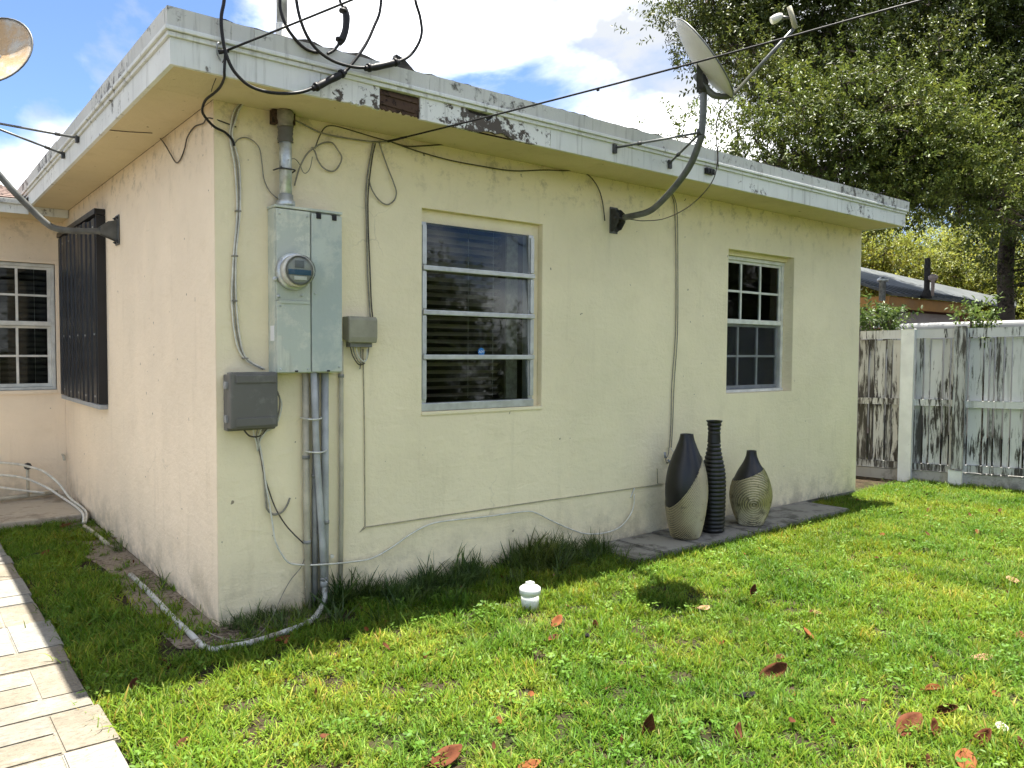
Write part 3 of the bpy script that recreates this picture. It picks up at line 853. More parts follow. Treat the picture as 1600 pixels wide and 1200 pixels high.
d2 = thing('satellite_dish', 'rust-stained satellite dish cut by the left picture edge', 'satellite dish', (0, 2.0, 2.15))
tube('mast', M['dish_grey'], d2, [(-0.06,2,2.14), (-0.25,2,2.121), (-0.367,2,2.125), (-0.431,2,2.16), (-0.518,2,2.247), (-0.619,2,2.358), (-0.717,2,2.489), (-0.796,2,2.632), (-0.831,2,2.798), (-0.838,2,2.911)], .0205, 16, 6)
box('wall_plate', M['dish_grey'], d2, -.012, -.004, 1.945, 2.05, 2.05, 2.25, .003)
for dy in (-.03, .03):
    m = MB(); m.prism([(-.012, 2 + dy, 2.215), (-.07, 2 + dy, 2.20), (-.115, 2 + dy, 2.165), (-.115, 2 + dy, 2.115), (-.05, 2 + dy, 2.09), (-.012, 2 + dy, 2.075)], (0, .005, 0)); m.build('foot_bracket', M['dish_grey'], d2)
for (y, z) in ((1.96, 2.07), (2.035, 2.07), (1.96, 2.23), (2.035, 2.23)):
    m = MB(); m.lathe([(.010, 0), (.010, .008), (.005, .009), (.005, .016)], (-.012, y, z), 6, (-1, 0, 0)); m.build('bolt', M['dish_dark'], d2)
LC = Vector((-.690, 1.969, 3.174)); LN = Vector((-.608, -.721, .332)).normalized()
disc(LC, LN, .238, .045, M['dish_rust'], d2, 'reflector')
m = MB(); m.tube([[(-0.839,2,2.873)][0], tuple(LC - LN * .06)], .03, 10, 1); m.build('tilt_bracket', M['dish_dark'], d2)
m = MB(); m.tube([tuple(LC + Vector((0, 0, -.235))), tuple(LC + LN * .42 + Vector((0, 0, -.10)))], .011, 8, 1); m.build('feed_arm', M['dish_grey'], d2)
m = MB(); m.lathe([(.014, -.03), (.024, .0), (.022, .04)], tuple(LC + LN * .42 + Vector((0, 0, -.06))), 12, (.7, .7, .2)); m.build('feed_horn', M['white_sash'], d2)
LJ = Vector([(-0.81,2,2.745)][0])
for e in [(-0.312,1.581,2.628), (-0.312,2.075,2.627)]:
    m = MB(); m.tube([e, tuple(LJ)], .0075, 8, 1); m.build('strut', M['dish_grey'], d2)
    m = MB(); m.box(e[0] - .008, e[0] + .010, e[1] - .018, e[1] + .018, e[2] - .03, e[2] + .012, .003); m.build('strut_foot', M['dish_dark'], d2)
    q = Vector(e) * .82 + LJ * .18; dd = (LJ - Vector(e)).normalized() * .014
    m = MB(); m.tube([q - dd, q + dd], .011, 8, 1); m.build('strut_collar', M['dish_dark'], d2)

# ------------------------------------------------------------------ electric cabinet with meter
ec = thing('electric_cabinet', 'tall grey-green electric meter cabinet with a round meter', 'electric cabinet', (.43, -.0, 1.235))
X0, X1, XM, Z0, Z1, YD = .256, .607, .437, 1.235, 2.045, -.10
box('body', M['cabinet'], ec, X0, X1 - .001, YD + .012, -.001, Z0, Z1, .003)
box('rain_hood', M['cabinet'], ec, X0 - .004, X1 + .004, YD - .004, -.001, Z1 - .012 + .013, Z1 + .014, .003)
box('meter_cover', M['cabinet'], ec, X0 + .004, XM - .003, YD - .002, YD + .011, Z0 + .36, Z1 - .004, .003)
box('lower_cover', M['cabinet'], ec, X0 + .004, XM - .003, YD - .004, YD + .011, Z0 + .004, Z0 + .356, .003)
box('cover_lip', M['cabinet'], ec, X0 + .012, XM - .008, YD - .009, YD - .0045, Z0 + .345, Z0 + .36, .001)
box('breaker_door', M['cabinet_door'], ec, XM + .003, X1 - .002, YD - .008, YD + .011, Z0 + .006, Z1 - .01, .004)
for xx in (XM + .04, X1 - .045): box('latch', M['cable_black'], ec, xx - .012, xx + .012, YD - .014, YD + .002, Z1 - .034, Z1 - .006, .002)
for xx in (X0 + .10, X1 - .08): box('catch', M['cable_black'], ec, xx - .008, xx + .008, YD - .012, YD - .0085, Z0 + .006, Z0 + .014, .001)
box('label_plate', M['white_print'], ec, X0 - .0015, X0 + .0005, -.078, -.03, Z0 + .16, Z0 + .235)
MC = Vector((.342, YD - .002, 1.737))
mtr = thing('meter', None, None, MC); adopt(mtr, ec)
m = MB(); m.lathe([(.090, 0), (.092, .018), (.088, .03), (.080, .034)], MC, 40, (0, -1, 0)); m.build('ring', M['galv'], mtr)
m = MB(); m.lathe([(.078, .030), (.077, .062), (.079, .066), (.079, .078), (.072, .080), (.070, .084)], MC, 40, (0, -1, 0)); m.build('meter_body', M['cable_cream'], mtr)
m = MB(); m.lathe([(.0695, .0845), (.0, .086)], MC, 40, (0, -1, 0), False); m.build('dial_plate', basic('dial_face', (.50, .51, .47), .5), mtr)
y = MC.y - .0865
box('display', basic('lcd', (.16, .17, .15), .3), mtr, MC.x - .026, MC.x + .022, y - .003, y, MC.z + .012, MC.z + .048, .002)
box('display_bezel', basic('bezel', (.36, .37, .34), .5), mtr, MC.x - .034, MC.x + .030, y - .0012, y - .0002, MC.z + .006, MC.z + .054)
box('blue_band', basic('blue_band', (.05, .13, .22), .5), mtr, MC.x - .058, MC.x + .058, y - .0022, y - .0004, MC.z - .022, MC.z + .004)
box('barcode', M['white_print'], mtr, MC.x - .03, MC.x + .034, y - .003, y - .0024, MC.z - .046, MC.z - .028)
m = MB(); m.lathe([(.0745, .086), (.0735, .105), (.066, .116), (.045, .121), (0, .122)], MC, 40, (0, -1, 0)); m.build('lens', M['lens'], mtr)
m = MB(); m.lathe([(.008, 0), (.012, .006), (.012, .018), (.006, .022)], (MC.x - .096, MC.y, MC.z - .042), 12, (0, -1, 0)); m.build('seal', M['galv'], ec)
m = MB(); m.lathe([(.006, 0), (.009, .006), (.009, .014), (.004, .018)], (MC.x - .078, MC.y, MC.z - .125), 10, (0, -1, 0)); m.build('screw', M['galv'], ec)
m = MB(); m.lathe([(.006, 0), (.007, .008), (.003, .010)], (MC.x + .045, MC.y, MC.z - .115), 10, (0, -1, 0)); m.build('screw', M['galv'], ec)

# service mast rising through the roof
sm = thing('service_mast', 'galvanised service pipe rising from the cabinet through the roof', 'pipe', (.327, -.058, 2.06))
tube('pipe', M['galv'], sm, [(.327, -.058, 2.06), (.327, -.058, 2.52)], .0305, 20, 1)
tube('pipe', M['galv'], sm, [(.312, -.058, 2.735), (.312, -.058, 5.2)], .026, 20, 1)
m = MB(); m.lathe([(.042, 0), (.046, .01), (.044, .03), (.037, .034), (.036, .06)], (.327, -.058, 2.058), 20); m.build('hub', M['galv'], sm)
m = MB(); m.tube([(.327, -.058, 2.375), (.326, -.058, 2.40), (.328, -.057, 2.43), (.327, -.058, 2.45)], .037, 16, 3, wob=.07); m.build('tape_wrap', M['grey_plastic'], sm)
m = MB(); m.tube([(.327, -.058, 2.45), (.324, -.058, 2.49), (.327, -.056, 2.528)], .041, 14, 3, wob=.09); m.build('rotten_sleeve', M['cable_grey'], sm)
box('splinter', M['rotten_wood'], sm, .262, .288, -.06, -.02, 2.46, 2.527); box('splinter', M['rotten_wood'], sm, .366, .380, -.055, -.02, 2.47, 2.526)
m = MB(); m.lathe([(.15, 0), (.12, .022), (.07, .05), (.045, .085), (.031, .13), (.029, .21)], (.312, -.058, 2.735), 20); m.build('flashing', M['cable_cream'], sm)
m = MB(); m.tube([(.291, -.09, 2.245), (.291, -.093, 2.238)], .006, 6, 1); m.tube([(.28, -.02, 2.24), (.29, -.085, 2.24), (.327, -.093, 2.24), (.364, -.085, 2.24), (.375, -.02, 2.24)], .004, 6, 4); m.build('strap', M['dish_dark'], sm)

# grey telephone box
tb_ = thing('telephone_box', 'dark grey plastic cable box low on the wall, left of the cabinet', 'utility box', (.17, 0, .96))
a, b, c0, c1 = .03, .262, .972, 1.243
box('back_box', M['grey_plastic'], tb_, a, b + .008, -.055, -.001, c0 - .014, c1 - .012, .008)
box('lid', M['grey_plastic'], tb_, a - .004, b - .002, -.115, -.056, c0, c1, .012)
box('lid_rib', M['grey_plastic'], tb_, a + .022, b - .016, -.122, -.114, c1 - .052, c1 - .014, .004)
box('lid_rib', M['grey_plastic'], tb_, a + .022, b - .016, -.122, -.114, c0 + .012, c0 + .052, .004)
for zz in (c0 + .03, c1 - .08): box('hinge', M['pvc_dark'], tb_, a - .016, a - .002, -.085, -.05, zz, zz + .035, .003)
tube('cable_loop', M['cable_grey'], tb_, [(b - .01, -.05, 1.19), (b + .03, -.045, 1.12), (b + .032, -.04, 1.05), (b + .005, -.04, .98), (b - .06, -.035, .95)], .0045, 6, 6)
tube('cable_loop', M['cable_cream'], tb_, [(b - .01, -.035, 1.17), (b + .045, -.03, 1.10), (b + .042, -.03, 1.03), (b + .01, -.03, .965), (b - .05, -.03, .94)], .0035, 6, 6)
tube('cable_loop', M['cable_brown'], tb_, [(a + .08, -.05, .965), (a + .11, -.05, .93), (a + .16, -.04, .925), (a + .2, -.04, .955)], .004, 6, 6)
for i in range(5): tube('cable_tail', M['cable_grey' if i % 2 else 'cable_cream'], tb_, [(a + .13 + .02 * i, -.05, .965), (a + .135 + .012 * i, -.04, .93), (a + .15 + .004 * i, -.03, .895), (a + .158, -.024, .85)], .0035, 6, 4)

# beige junction box right of the cabinet
bb = thing('junction_box', 'small beige junction box against the right side of the electric cabinet', 'utility box', (.745, 0, 1.39))
m = MB(); m.prism([(.658, -.001, 1.50), (.658, -.001, 1.41), (.658, -.075, 1.39), (.658, -.082, 1.42), (.658, -.082, 1.515), (.658, -.07, 1.53), (.658, -.001, 1.53)], (.168, 0, 0))
o = m.build('cover', M['beige_plastic'], bb); o.modifiers.new('bevel', 'BEVEL').width = .005
for zz in (1.44, 1.462, 1.484): 
    m = MB(); m.lathe([(.006, 0), (.006, .003)], (.826, -.04, zz), 8, (1, 0, 0)); m.build('knockout', M['cable_black'], bb)
box('base', M['pvc_dark'], bb, .68, .81, -.05, -.001, 1.368, 1.398, .003)
for i, q in enumerate(([(.70, -.04, 1.37), (.71, -.04, 1.33), (.74, -.03, 1.29), (.77, -.02, 1.285), (.795, -.02, 1.31), (.80, -.03, 1.37)], [(.72, -.04, 1.37), (.73, -.035, 1.33), (.76, -.03, 1.295), (.785, -.03, 1.30), (.79, -.03, 1.36)],
                       [(.685, -.04, 1.37), (.70, -.04, 1.32), (.74, -.03, 1.275), (.78, -.02, 1.28)], [(.75, -.03, 1.37), (.758, -.02, 1.31), (.756, -.012, 1.25)])):
    tube('cable_loop', M[('cable_grey', 'cable_cream', 'cable_brown', 'cable_grey')[i]], bb, q, .0035, 6, 5)

# ------------------------------------------------------------------ conduits
def cond(name, label, pts, r, mat, straps=(), sub=1, group=None):
    t_ = thing(name, label, 'pipe', pts[-1], group)
    tube('pipe', mat, t_, pts, r, 14, sub)
    for z in straps:
        i = 0
        while i < len(pts) - 2 and pts[i + 1][2] > z: i += 1
        a, b = Vector(pts[i]), Vector(pts[i + 1]); q = a.lerp(b, (a.z - z) / max(1e-6, a.z - b.z))
        m = MB(); m.lathe([(r + .003, -.009), (r + .003, .009)], q, 14); m.build('strap', M['pvc_dark'], t_)
    return t_
cond('conduit', 'tan weathered conduit, leftmost of the bundle below the cabinet', [(.437, -.03, 1.24), (.440, -.03, .55), (.450, -.03, -.03)], .0165, M['pvc_tan'], (.80, .36))
cond('conduit', 'pale grey conduit leaning across the front of the bundle below the cabinet', [(.462, -.075, 1.24), (.475, -.07, .9), (.512, -.062, .35), (.522, -.06, .13)], .0165, M['pvc'], (.16,))
cond('conduit', 'grey conduit hidden behind the leaning pipe below the cabinet', [(.497, -.028, 1.24), (.488, -.028, .5), (.482, -.028, -.03)], .016, M['pvc_dark'], (.7,))
cond('conduit', 'light grey conduit, rightmost of the bundle below the cabinet', [(.545, -.03, 1.24), (.543, -.03, .6), (.540, -.03, -.03)], .019, M['pvc'], (.45,))
cond('conduit', 'thin grey conduit standing apart, right of the bundle below the cabinet', [(.640, -.022, 1.40), (.640, -.022, 1.22), (.640, -.022, .6), (.632, -.022, -.03)], .0125, M['pvc_tan'], (1.215,))
for z, w0, w1 in ((1.0, .425, .51), (.83, .44, .535)):
    b_ = tube('conduit_band', M['cable_cream'], None, [(w0 - .01, -.015, z + .004), (w0, -.06, z), ((w0 + w1) / 2, -.092, z - .003), (w1, -.06, z), (w1 + .012, -.012, z + .004)], .0045, 6, 5)
    tag(b_, 'upper pale tie band around the conduit bundle' if z > .9 else 'lower pale tie band around the conduit bundle', 'tie band')
M['pvc_ground'] = weathered('pvc_lying', (.50, .50, .47), (.16, .13, .09), .52, .64, .5, False, 16., .85)
dp = thing('drain_pipe', 'white plastic pipe lying on the ground, curving round the house corner', 'pipe', (.4, -.2, 0))
tube('pipe', M['pvc_ground'], dp, [(.522, -.06, .14), (.524, -.062, .09), (.518, -.075, .055), (.495, -.10, .035)] + [(0.389,-0.211,0.014), (0.249,-0.284,0.014), (0.062,-0.328,0.014), (-0.082,-0.324,0.014), (-0.132,-0.305,0.014), (-0.15,-0.225,0.014), (-0.148,-0.075,0.014)] + [(-0.145,0.254,0.008), (-0.135,0.658,0.008), (-0.132,0.918,0.008), (-0.132,1.19,0.008)], .0145, 12, 5)
for q, q2 in (((.522, -.06, .12), (.522, -.06, .155)),): tube('coupling', M['pvc'], dp, [q, q2], .020, 12, 1)
tag(tube('buried_pipe', M['pvc_tan'], None, [(-0.084,2.064,0.012), (-0.089,2.421,0.012), (-0.103,2.768,0.012)], .014, 10, 3), 'short stretch of tan pipe surfacing along the foot of the side wall', 'pipe')

# ------------------------------------------------------------------ cables on the wall
def cable(label, pts, r, mat, sub=6, name='cable'):
    j = [pts[0]] + [(p[0] + rnd.uniform(-.003, .003), p[1] - rnd.uniform(0, .003), p[2] + rnd.uniform(-.003, .003)) for p in pts[1:-1]] + [pts[-1]]
    return tag(tube(name, M[mat], None, j, r, 6, sub), label, 'cable')
cb = thing('cable_bundle', 'bundle of three grey cables running down the left end of the wall', 'cable', (.1, 0, 1.25))
base = [(0.3,-0.014,2.557), (0.213,-0.014,2.552), (0.15,-0.014,2.543), (0.109,-0.014,2.507), (0.084,-0.014,2.448), (0.074,-0.014,2.386), (0.083,-0.014,2.336), (0.101,-0.014,2.226), (0.105,-0.014,2.019), (0.088,-0.014,1.802), (0.083,-0.014,1.586), (0.097,-0.014,1.401), (0.134,-0.014,1.308), (0.226,-0.014,1.254)]
for i, (o_, mt_) in enumerate(((-.008, 'cable_cream'), (.0, 'cable_grey'), (.008, 'cable_cream'))):
    tube('strand', M[mt_], cb, [(p[0] + o_ + .004 * math.sin(k * 1.7 + i), p[1] - .002 * i, p[2] + (.004 * i if k < 4 else 0)) for k, p in enumerate(base)], .0042, 6, 6)
for k in (8, 9, 10, 12):
    p = base[k]; box('clip', M['cable_grey'], cb, p[0] - .013, p[0] + .013, -.024, -.001, p[2] - .004, p[2] + .004, .0015)
cable('black cable dropping from the fascia hook to the left end of the wall', [(-0.087,-0.425,2.602), (-0.088,-0.425,2.559), (-0.089,-0.42,2.526), (-0.083,-0.385,2.512), (-0.06,-0.28,2.506), (-0.062,-0.2,2.498), (-0.074,-0.12,2.481), (-0.073,-0.06,2.455), (-0.052,-0.03,2.431), (-0.006,-0.022,2.4), (0.045,-0.02,2.382), (0.075,-0.02,2.354), (0.087,-0.02,2.326)], .006, 'cable_black')
cable('thin black wire beside the black drop cable under the roof corner', [(-0.085,-0.41,2.591), (-0.087,-0.34,2.551), (-0.086,-0.26,2.509), (-0.082,-0.22,2.497)], .002, 'cable_brown', 3)
cable('thin grey wire hanging in a short arc left of the galvanised pipe', [(0.09,-0.012,2.334), (0.109,-0.012,2.362), (0.14,-0.012,2.376), (0.18,-0.012,2.368), (0.212,-0.012,2.339), (0.221,-0.012,2.275), (0.233,-0.012,2.19), (0.265,-0.012,2.132), (0.311,-0.012,2.1)], .0028, 'cable_grey')
sw = [(-.012, .02, 2.45)] + [(-0.012,0.121,2.448), (-0.012,0.274,2.463), (-0.012,0.382,2.435), (-0.012,0.44,2.388), (-0.012,0.521,2.348), (-0.012,0.592,2.344), (-0.012,0.698,2.411), (-0.012,0.834,2.504), (-0.012,1.033,2.588)] + [(-0.012,1.25,2.578), (-0.012,1.739,2.57), (-0.012,2.42,2.574), (-0.012,3.128,2.589), (-0.012,3.745,2.588)]
cable('brown wire sagging along the top of the side wall', [(.10, -.012, 2.42)] + sw, .0035, 'cable_brown')
tag(tube('soffit_wire', M['cable_brown'], None, [(p[0], p[1], ZS - .004) for p in [(-0.279,0.868,2.527), (-0.19,0.841,2.527), (-0.081,0.783,2.527)]], .0022, 6, 2), 'thin wire crossing the soffit of the side overhang', 'cable')
cable('grey wire pair strung under the soffit from the pipe to the centre of the wall', [(0.382,-0.014,2.51), (0.443,-0.014,2.489), (0.53,-0.014,2.466), (0.637,-0.014,2.465), (0.748,-0.014,2.467), (0.843,-0.014,2.473), (0.949,-0.014,2.495)], .0045, 'cable_grey')
cable('thin brown wire arching under the soffit right of the galvanised pipe', [(0.502,-0.013,2.383), (0.523,-0.013,2.442), (0.559,-0.013,2.497), (0.602,-0.013,2.518), (0.693,-0.013,2.515), (0.825,-0.013,2.498), (0.922,-0.013,2.494)], .003, 'cable_brown')
cable('coiled grey cable loop hanging right of the galvanised pipe', [(0.39,-0.016,2.179), (0.407,-0.016,2.239), (0.424,-0.016,2.287), (0.459,-0.016,2.35), (0.5,-0.016,2.386), (0.546,-0.016,2.42), (0.593,-0.016,2.424), (0.629,-0.016,2.397), (0.647,-0.016,2.354), (0.628,-0.016,2.304), (0.592,-0.016,2.279), (0.546,-0.016,2.292), (0.514,-0.016,2.326), (0.5,-0.016,2.363), (0.483,-0.016,2.386)], .0042, 'cable_grey')
cable('thin wire tied in a kink around the galvanised pipe', [(0.326,-0.09,2.283), (0.372,-0.06,2.302), (0.416,-0.02,2.285), (0.432,-0.02,2.255), (0.45,-0.02,2.248), (0.47,-0.02,2.28), (0.485,-0.02,2.337)], .0022, 'cable_grey')
for i, (dx, mt_, lb) in enumerate(((0, 'cable_grey', 'grey cable running down to the beige junction box, left strand'), (.012, 'cable_brown', 'dark cable running down to the beige junction box, right strand'))):
    cable(lb, [(p[0] + dx, p[1] - .002 * i, p[2]) for p in [(0.837,-0.012,2.466), (0.817,-0.012,2.391), (0.802,-0.012,2.287), (0.79,-0.012,2.166), (0.794,-0.012,1.996), (0.801,-0.012,1.791), (0.812,-0.012,1.619), (0.82,-0.012,1.53)]], .005 - .001 * i, mt_)
cable('beige cable loop hanging beside the vertical cable above the junction box', [(0.871,-0.013,2.478), (0.895,-0.013,2.42), (0.926,-0.013,2.349), (0.962,-0.013,2.275), (0.978,-0.013,2.224), (0.962,-0.013,2.174), (0.918,-0.013,2.147), (0.871,-0.013,2.166), (0.832,-0.013,2.212), (0.809,-0.013,2.271)], .004, 'cable_grey')
cable('painted-over cable dropping from the junction box and running along the wall foot', [(0.778,-0.004,1.359), (0.781,-0.004,1.169), (0.785,-0.004,0.82), (0.788,-0.004,0.391), (0.796,-0.004,0.386), (1.333,-0.004,0.382), (2.137,-0.004,0.382), (3.177,-0.004,0.378), (3.184,-0.004,0.387), (3.181,-0.004,0.496)], .0036, 'cable_paint', 2)
cable('upper brown cable strung under the soffit towards the dish', [(0.949,-0.014,2.491), (1.042,-0.014,2.483), (1.146,-0.014,2.5), (1.319,-0.014,2.543), (1.431,-0.014,2.569), (1.594,-0.014,2.57), (1.79,-0.014,2.572), (1.996,-0.014,2.565), (2.214,-0.014,2.566), (2.503,-0.014,2.559), (2.781,-0.014,2.561), (3.024,-0.014,2.564), (3.217,-0.014,2.563)], .0042, 'cable_brown')
cable('lower brown cable sagging under the soffit to the dish wall plate', [(0.95,-0.013,2.492), (1.105,-0.013,2.468), (1.32,-0.013,2.456), (1.549,-0.013,2.45), (1.792,-0.013,2.463), (2.051,-0.013,2.501), (2.215,-0.013,2.522), (2.357,-0.013,2.547), (2.457,-0.013,2.515), (2.535,-0.013,2.449), (2.579,-0.013,2.356), (2.6,-0.013,2.242)], .0038, 'cable_brown')
for i, (dx, lb) in enumerate(((0, 'left of two thin cables hanging down the wall right of the dish plate'), (.022, 'right of two thin cables hanging down the wall right of the dish plate'))):
    cable(lb, [(p[0] + dx * (1 if k > 0 else .3), p[1], p[2]) for k, p in enumerate([(3.222,-0.01,2.564), (3.302,-0.01,2.482), (3.334,-0.01,2.345), (3.349,-0.01,1.97), (3.353,-0.01,1.497), (3.325,-0.01,1.116), (3.317,-0.01,0.83), (3.307,-0.01,0.639)])], .0035, 'cable_grey')
kn = thing('cable_end', 'knot of grey cable connectors hanging beside the tall gold and black vase', 'cable', [(3.313,0,0.565)][0])
c = Vector([(3.299,-0.012,0.582)][0])
tube('tail', M['cable_grey'], kn, [(c.x, c.y, c.z + .06), (c.x - .02, c.y - .01, c.z + .01), (c.x - .045, c.y - .01, c.z - .02), (c.x - .03, c.y - .012, c.z - .05), (c.x + .02, c.y - .01, c.z - .03)], .0045, 6, 6)
tube('tail', M['cable_cream'], kn, [(c.x + .02, c.y, c.z + .06), (c.x + .05, c.y - .01, c.z + .02), (c.x + .10, c.y - .01, c.z + .0)], .0035, 6, 6)
tube('connector', M['alu_dark'], kn, [(c.x - .05, c.y - .01, c.z - .01), (c.x - .06, c.y - .012, c.z + .03)], .009, 8, 1)
tube('connector', M['alu_dark'], kn, [(c.x - .02, c.y - .012, c.z - .03), (c.x + .012, c.y - .014, c.z - .05)], .009, 8, 1)
cable('white wire drooping from the grey box and along the wall foot', [(0.198,-0.02,0.896), (0.214,-0.02,0.783), (0.232,-0.02,0.653), (0.248,-0.02,0.57), (0.264,-0.02,0.464), (0.28,-0.02,0.384), (0.313,-0.02,0.314), (0.354,-0.02,0.258), (0.442,-0.03,0.238), (0.49,-0.096,0.248), (0.579,-0.06,0.229), (0.673,-0.04,0.216), (0.814,-0.02,0.213), (0.938,-0.02,0.247), (1.062,-0.02,0.306), (1.19,-0.02,0.347), (1.323,-0.02,0.356), (1.604,-0.02,0.343), (1.881,-0.02,0.34), (1.987,-0.02,0.319), (2.124,-0.02,0.256), (2.266,-0.02,0.182), (2.443,-0.02,0.118), (2.627,-0.02,0.097), (2.772,-0.02,0.122), (2.876,-0.02,0.186), (2.914,-0.02,0.255), (2.92,-0.02,0.337)], .0046, 'cable_cream', 6)
cable('dark cable running from the grey box down to the left conduit', [(0.183,-0.018,0.916), (0.205,-0.018,0.815), (0.218,-0.018,0.75), (0.243,-0.018,0.651), (0.279,-0.018,0.55), (0.328,-0.018,0.468), (0.386,-0.018,0.401), (0.445,-0.018,0.336)], .0034, 'cable_brown')
cable('thick grey cable drop below the grey box with a short hooked end', [(0.19,-0.016,0.902), (0.212,-0.016,0.782), (0.224,-0.016,0.685), (0.23,-0.016,0.588), (0.24,-0.016,0.548), (0.273,-0.016,0.524), (0.313,-0.016,0.529), (0.34,-0.016,0.559), (0.357,-0.016,0.596)], .0055, 'cable_grey')
cable('thin pale wire trailing from the conduit foot onto the bare soil', [(0.444,-0.02,0.306), (0.412,-0.02,0.235), (0.36,-0.02,0.177), (0.319,-0.02,0.118)] + [(0.262,-0.069,0.06)] + [(0.198,-0.132,0.02), (0.103,-0.257,0.02), (0.033,-0.285,0.02), (-0.031,-0.257,0.02), (-0.068,-0.147,0.02), (-0.091,-0.001,0.02)], .0025, 'cable_grey')
cable('stiff stub wire poking out at the end of the white wall wire', [(2.891,-0.01,0.311), (2.917,-0.01,0.35), (2.93,-0.01,0.376)], .005, 'cable_cream', 2)

# ------------------------------------------------------------------ overhead service cables
def loop(name, label, pts, r, splice=None, mat='cable_black'):
    t_ = thing(name, label, 'cable', pts[0])
    tube('wire', M[mat], t_, pts, r, 8, 8)
    if splice:
        tube('splice_cover', M['cable_black'], t_, splice, [.012, .017, .016, .017, .011], 10, 4)
        a, b = Vector(splice[0]), Vector(splice[-1])
        for q in (.12, .88):
            p = a.lerp(b, q); d_ = (b - a).normalized() * .006
            tube('tape', M['cable_black'], t_, [p - d_, p + d_], .020, 10, 1)
    return t_
loop('service_drop', 'black service cable sagging below the white fascia with a taped splice', [(-0.089,-0.43,2.929), (-0.092,-0.43,2.822), (-0.104,-0.43,2.753), (-0.102,-0.43,2.687), (-0.089,-0.43,2.611), (-0.063,-0.43,2.55), (-0.027,-0.43,2.512), (0.019,-0.43,2.487), (0.084,-0.43,2.479), (0.157,-0.43,2.486), (0.246,-0.43,2.51), (0.323,-0.43,2.552), (0.386,-0.43,2.594), (0.451,-0.43,2.638), (0.507,-0.43,2.703), (0.574,-0.43,2.805), (0.618,-0.43,2.9), (0.649,-0.43,2.984), (0.663,-0.43,3.153)], .0075, [(0.302,-0.43,2.536), (0.339,-0.43,2.561), (0.386,-0.43,2.594), (0.428,-0.43,2.621), (0.467,-0.43,2.65)])
loop('service_drop', 'black service cable in a deep bow from beside the mast, spliced near the roof edge', [(0.211,-0.45,3.011), (0.219,-0.45,2.902), (0.239,-0.45,2.818), (0.275,-0.45,2.749), (0.324,-0.45,2.704), (0.393,-0.45,2.677), (0.473,-0.45,2.672), (0.539,-0.45,2.679), (0.624,-0.45,2.704), (0.729,-0.45,2.749), (0.801,-0.45,2.797), (0.848,-0.45,2.861), (0.87,-0.45,2.928), (0.859,-0.45,3.003), (0.833,-0.45,3.073), (0.818,-0.45,3.192)], .0075, [(0.556,-0.45,2.679), (0.607,-0.45,2.697), (0.659,-0.45,2.718), (0.7,-0.45,2.736), (0.743,-0.45,2.755)])
loop('service_drop', 'black service cable curving down beside the mast to the roof edge', [(0.157,-0.415,3.008), (0.157,-0.415,2.897), (0.162,-0.415,2.848), (0.188,-0.415,2.788), (0.23,-0.415,2.743), (0.272,-0.415,2.716), (0.315,-0.415,2.709), (0.346,-0.415,2.717)], .0075)
loop('service_drop', 'short black cable hooking down to the roof edge right of the mast', [(0.44,-0.415,3.092), (0.446,-0.415,2.978), (0.469,-0.415,2.94), (0.475,-0.415,2.898), (0.468,-0.415,2.837), (0.446,-0.415,2.784), (0.416,-0.415,2.742), (0.384,-0.415,2.717)], .0065, [(0.466,-0.415,2.954), (0.479,-0.415,2.913), (0.475,-0.415,2.853), (0.459,-0.415,2.805), (0.442,-0.415,2.775)])
gw = thing('guy_wire', 'dark guy wire rising from the fascia hook past the mast', 'cable', [(-0.098,-0.41,2.609)][0])
tube('wire', M['cable_black'], gw, [[(-0.098,-0.41,2.609)][0], [(0.378,-0.67,2.872)][0], [(0.458,-1.118,2.861)][0]], .0052, 8, 3)
c = Vector([(-0.106,-0.41,2.613)][0])
tube('hook', M['alu_dark'], gw, [(c.x + .01, -.39, c.z - .03), (c.x - .012, -.41, c.z - .01), (c.x - .01, -.42, c.z + .028), (c.x + .006, -.40, c.z + .035)], .003, 6, 5)
tube('clamp', M['cable_black'], gw, [(c.x - .004, c.y, c.z - .005), (c.x + .035, c.y - .005, c.z + .01)], .010, 8, 1)
aw = thing('overhead_cable', 'long black overhead cable running from under the soffit to the upper right', 'cable', [(0.922,-0.02,2.489)][0])
wa, wb = Vector([(0.922,-0.02,2.489)][0]), Vector([(1.9,-2.4,2.706)][0])
sag = lambda t: wa.lerp(wb, t) + Vector((0, 0, -.012 * 4 * t * (1 - t)))
tube('wire', M['cable_black'], aw, [sag(0), sag(.2), sag(.4), sag(.6), sag(.8), sag(1.0), wa.lerp(wb, 1.3), wa.lerp(wb, 1.8)], .0048, 8, 4)
tube('dead_end_grip', M['cable_black'], aw, [wa, sag(.05)], [.007, .009, .006], 8, 1)
p = sag(.48); box('wire_clip', M['cable_black'], aw, p.x - .004, p.x + .004, p.y - .006, p.y + .006, p.z - .012, p.z + .002)

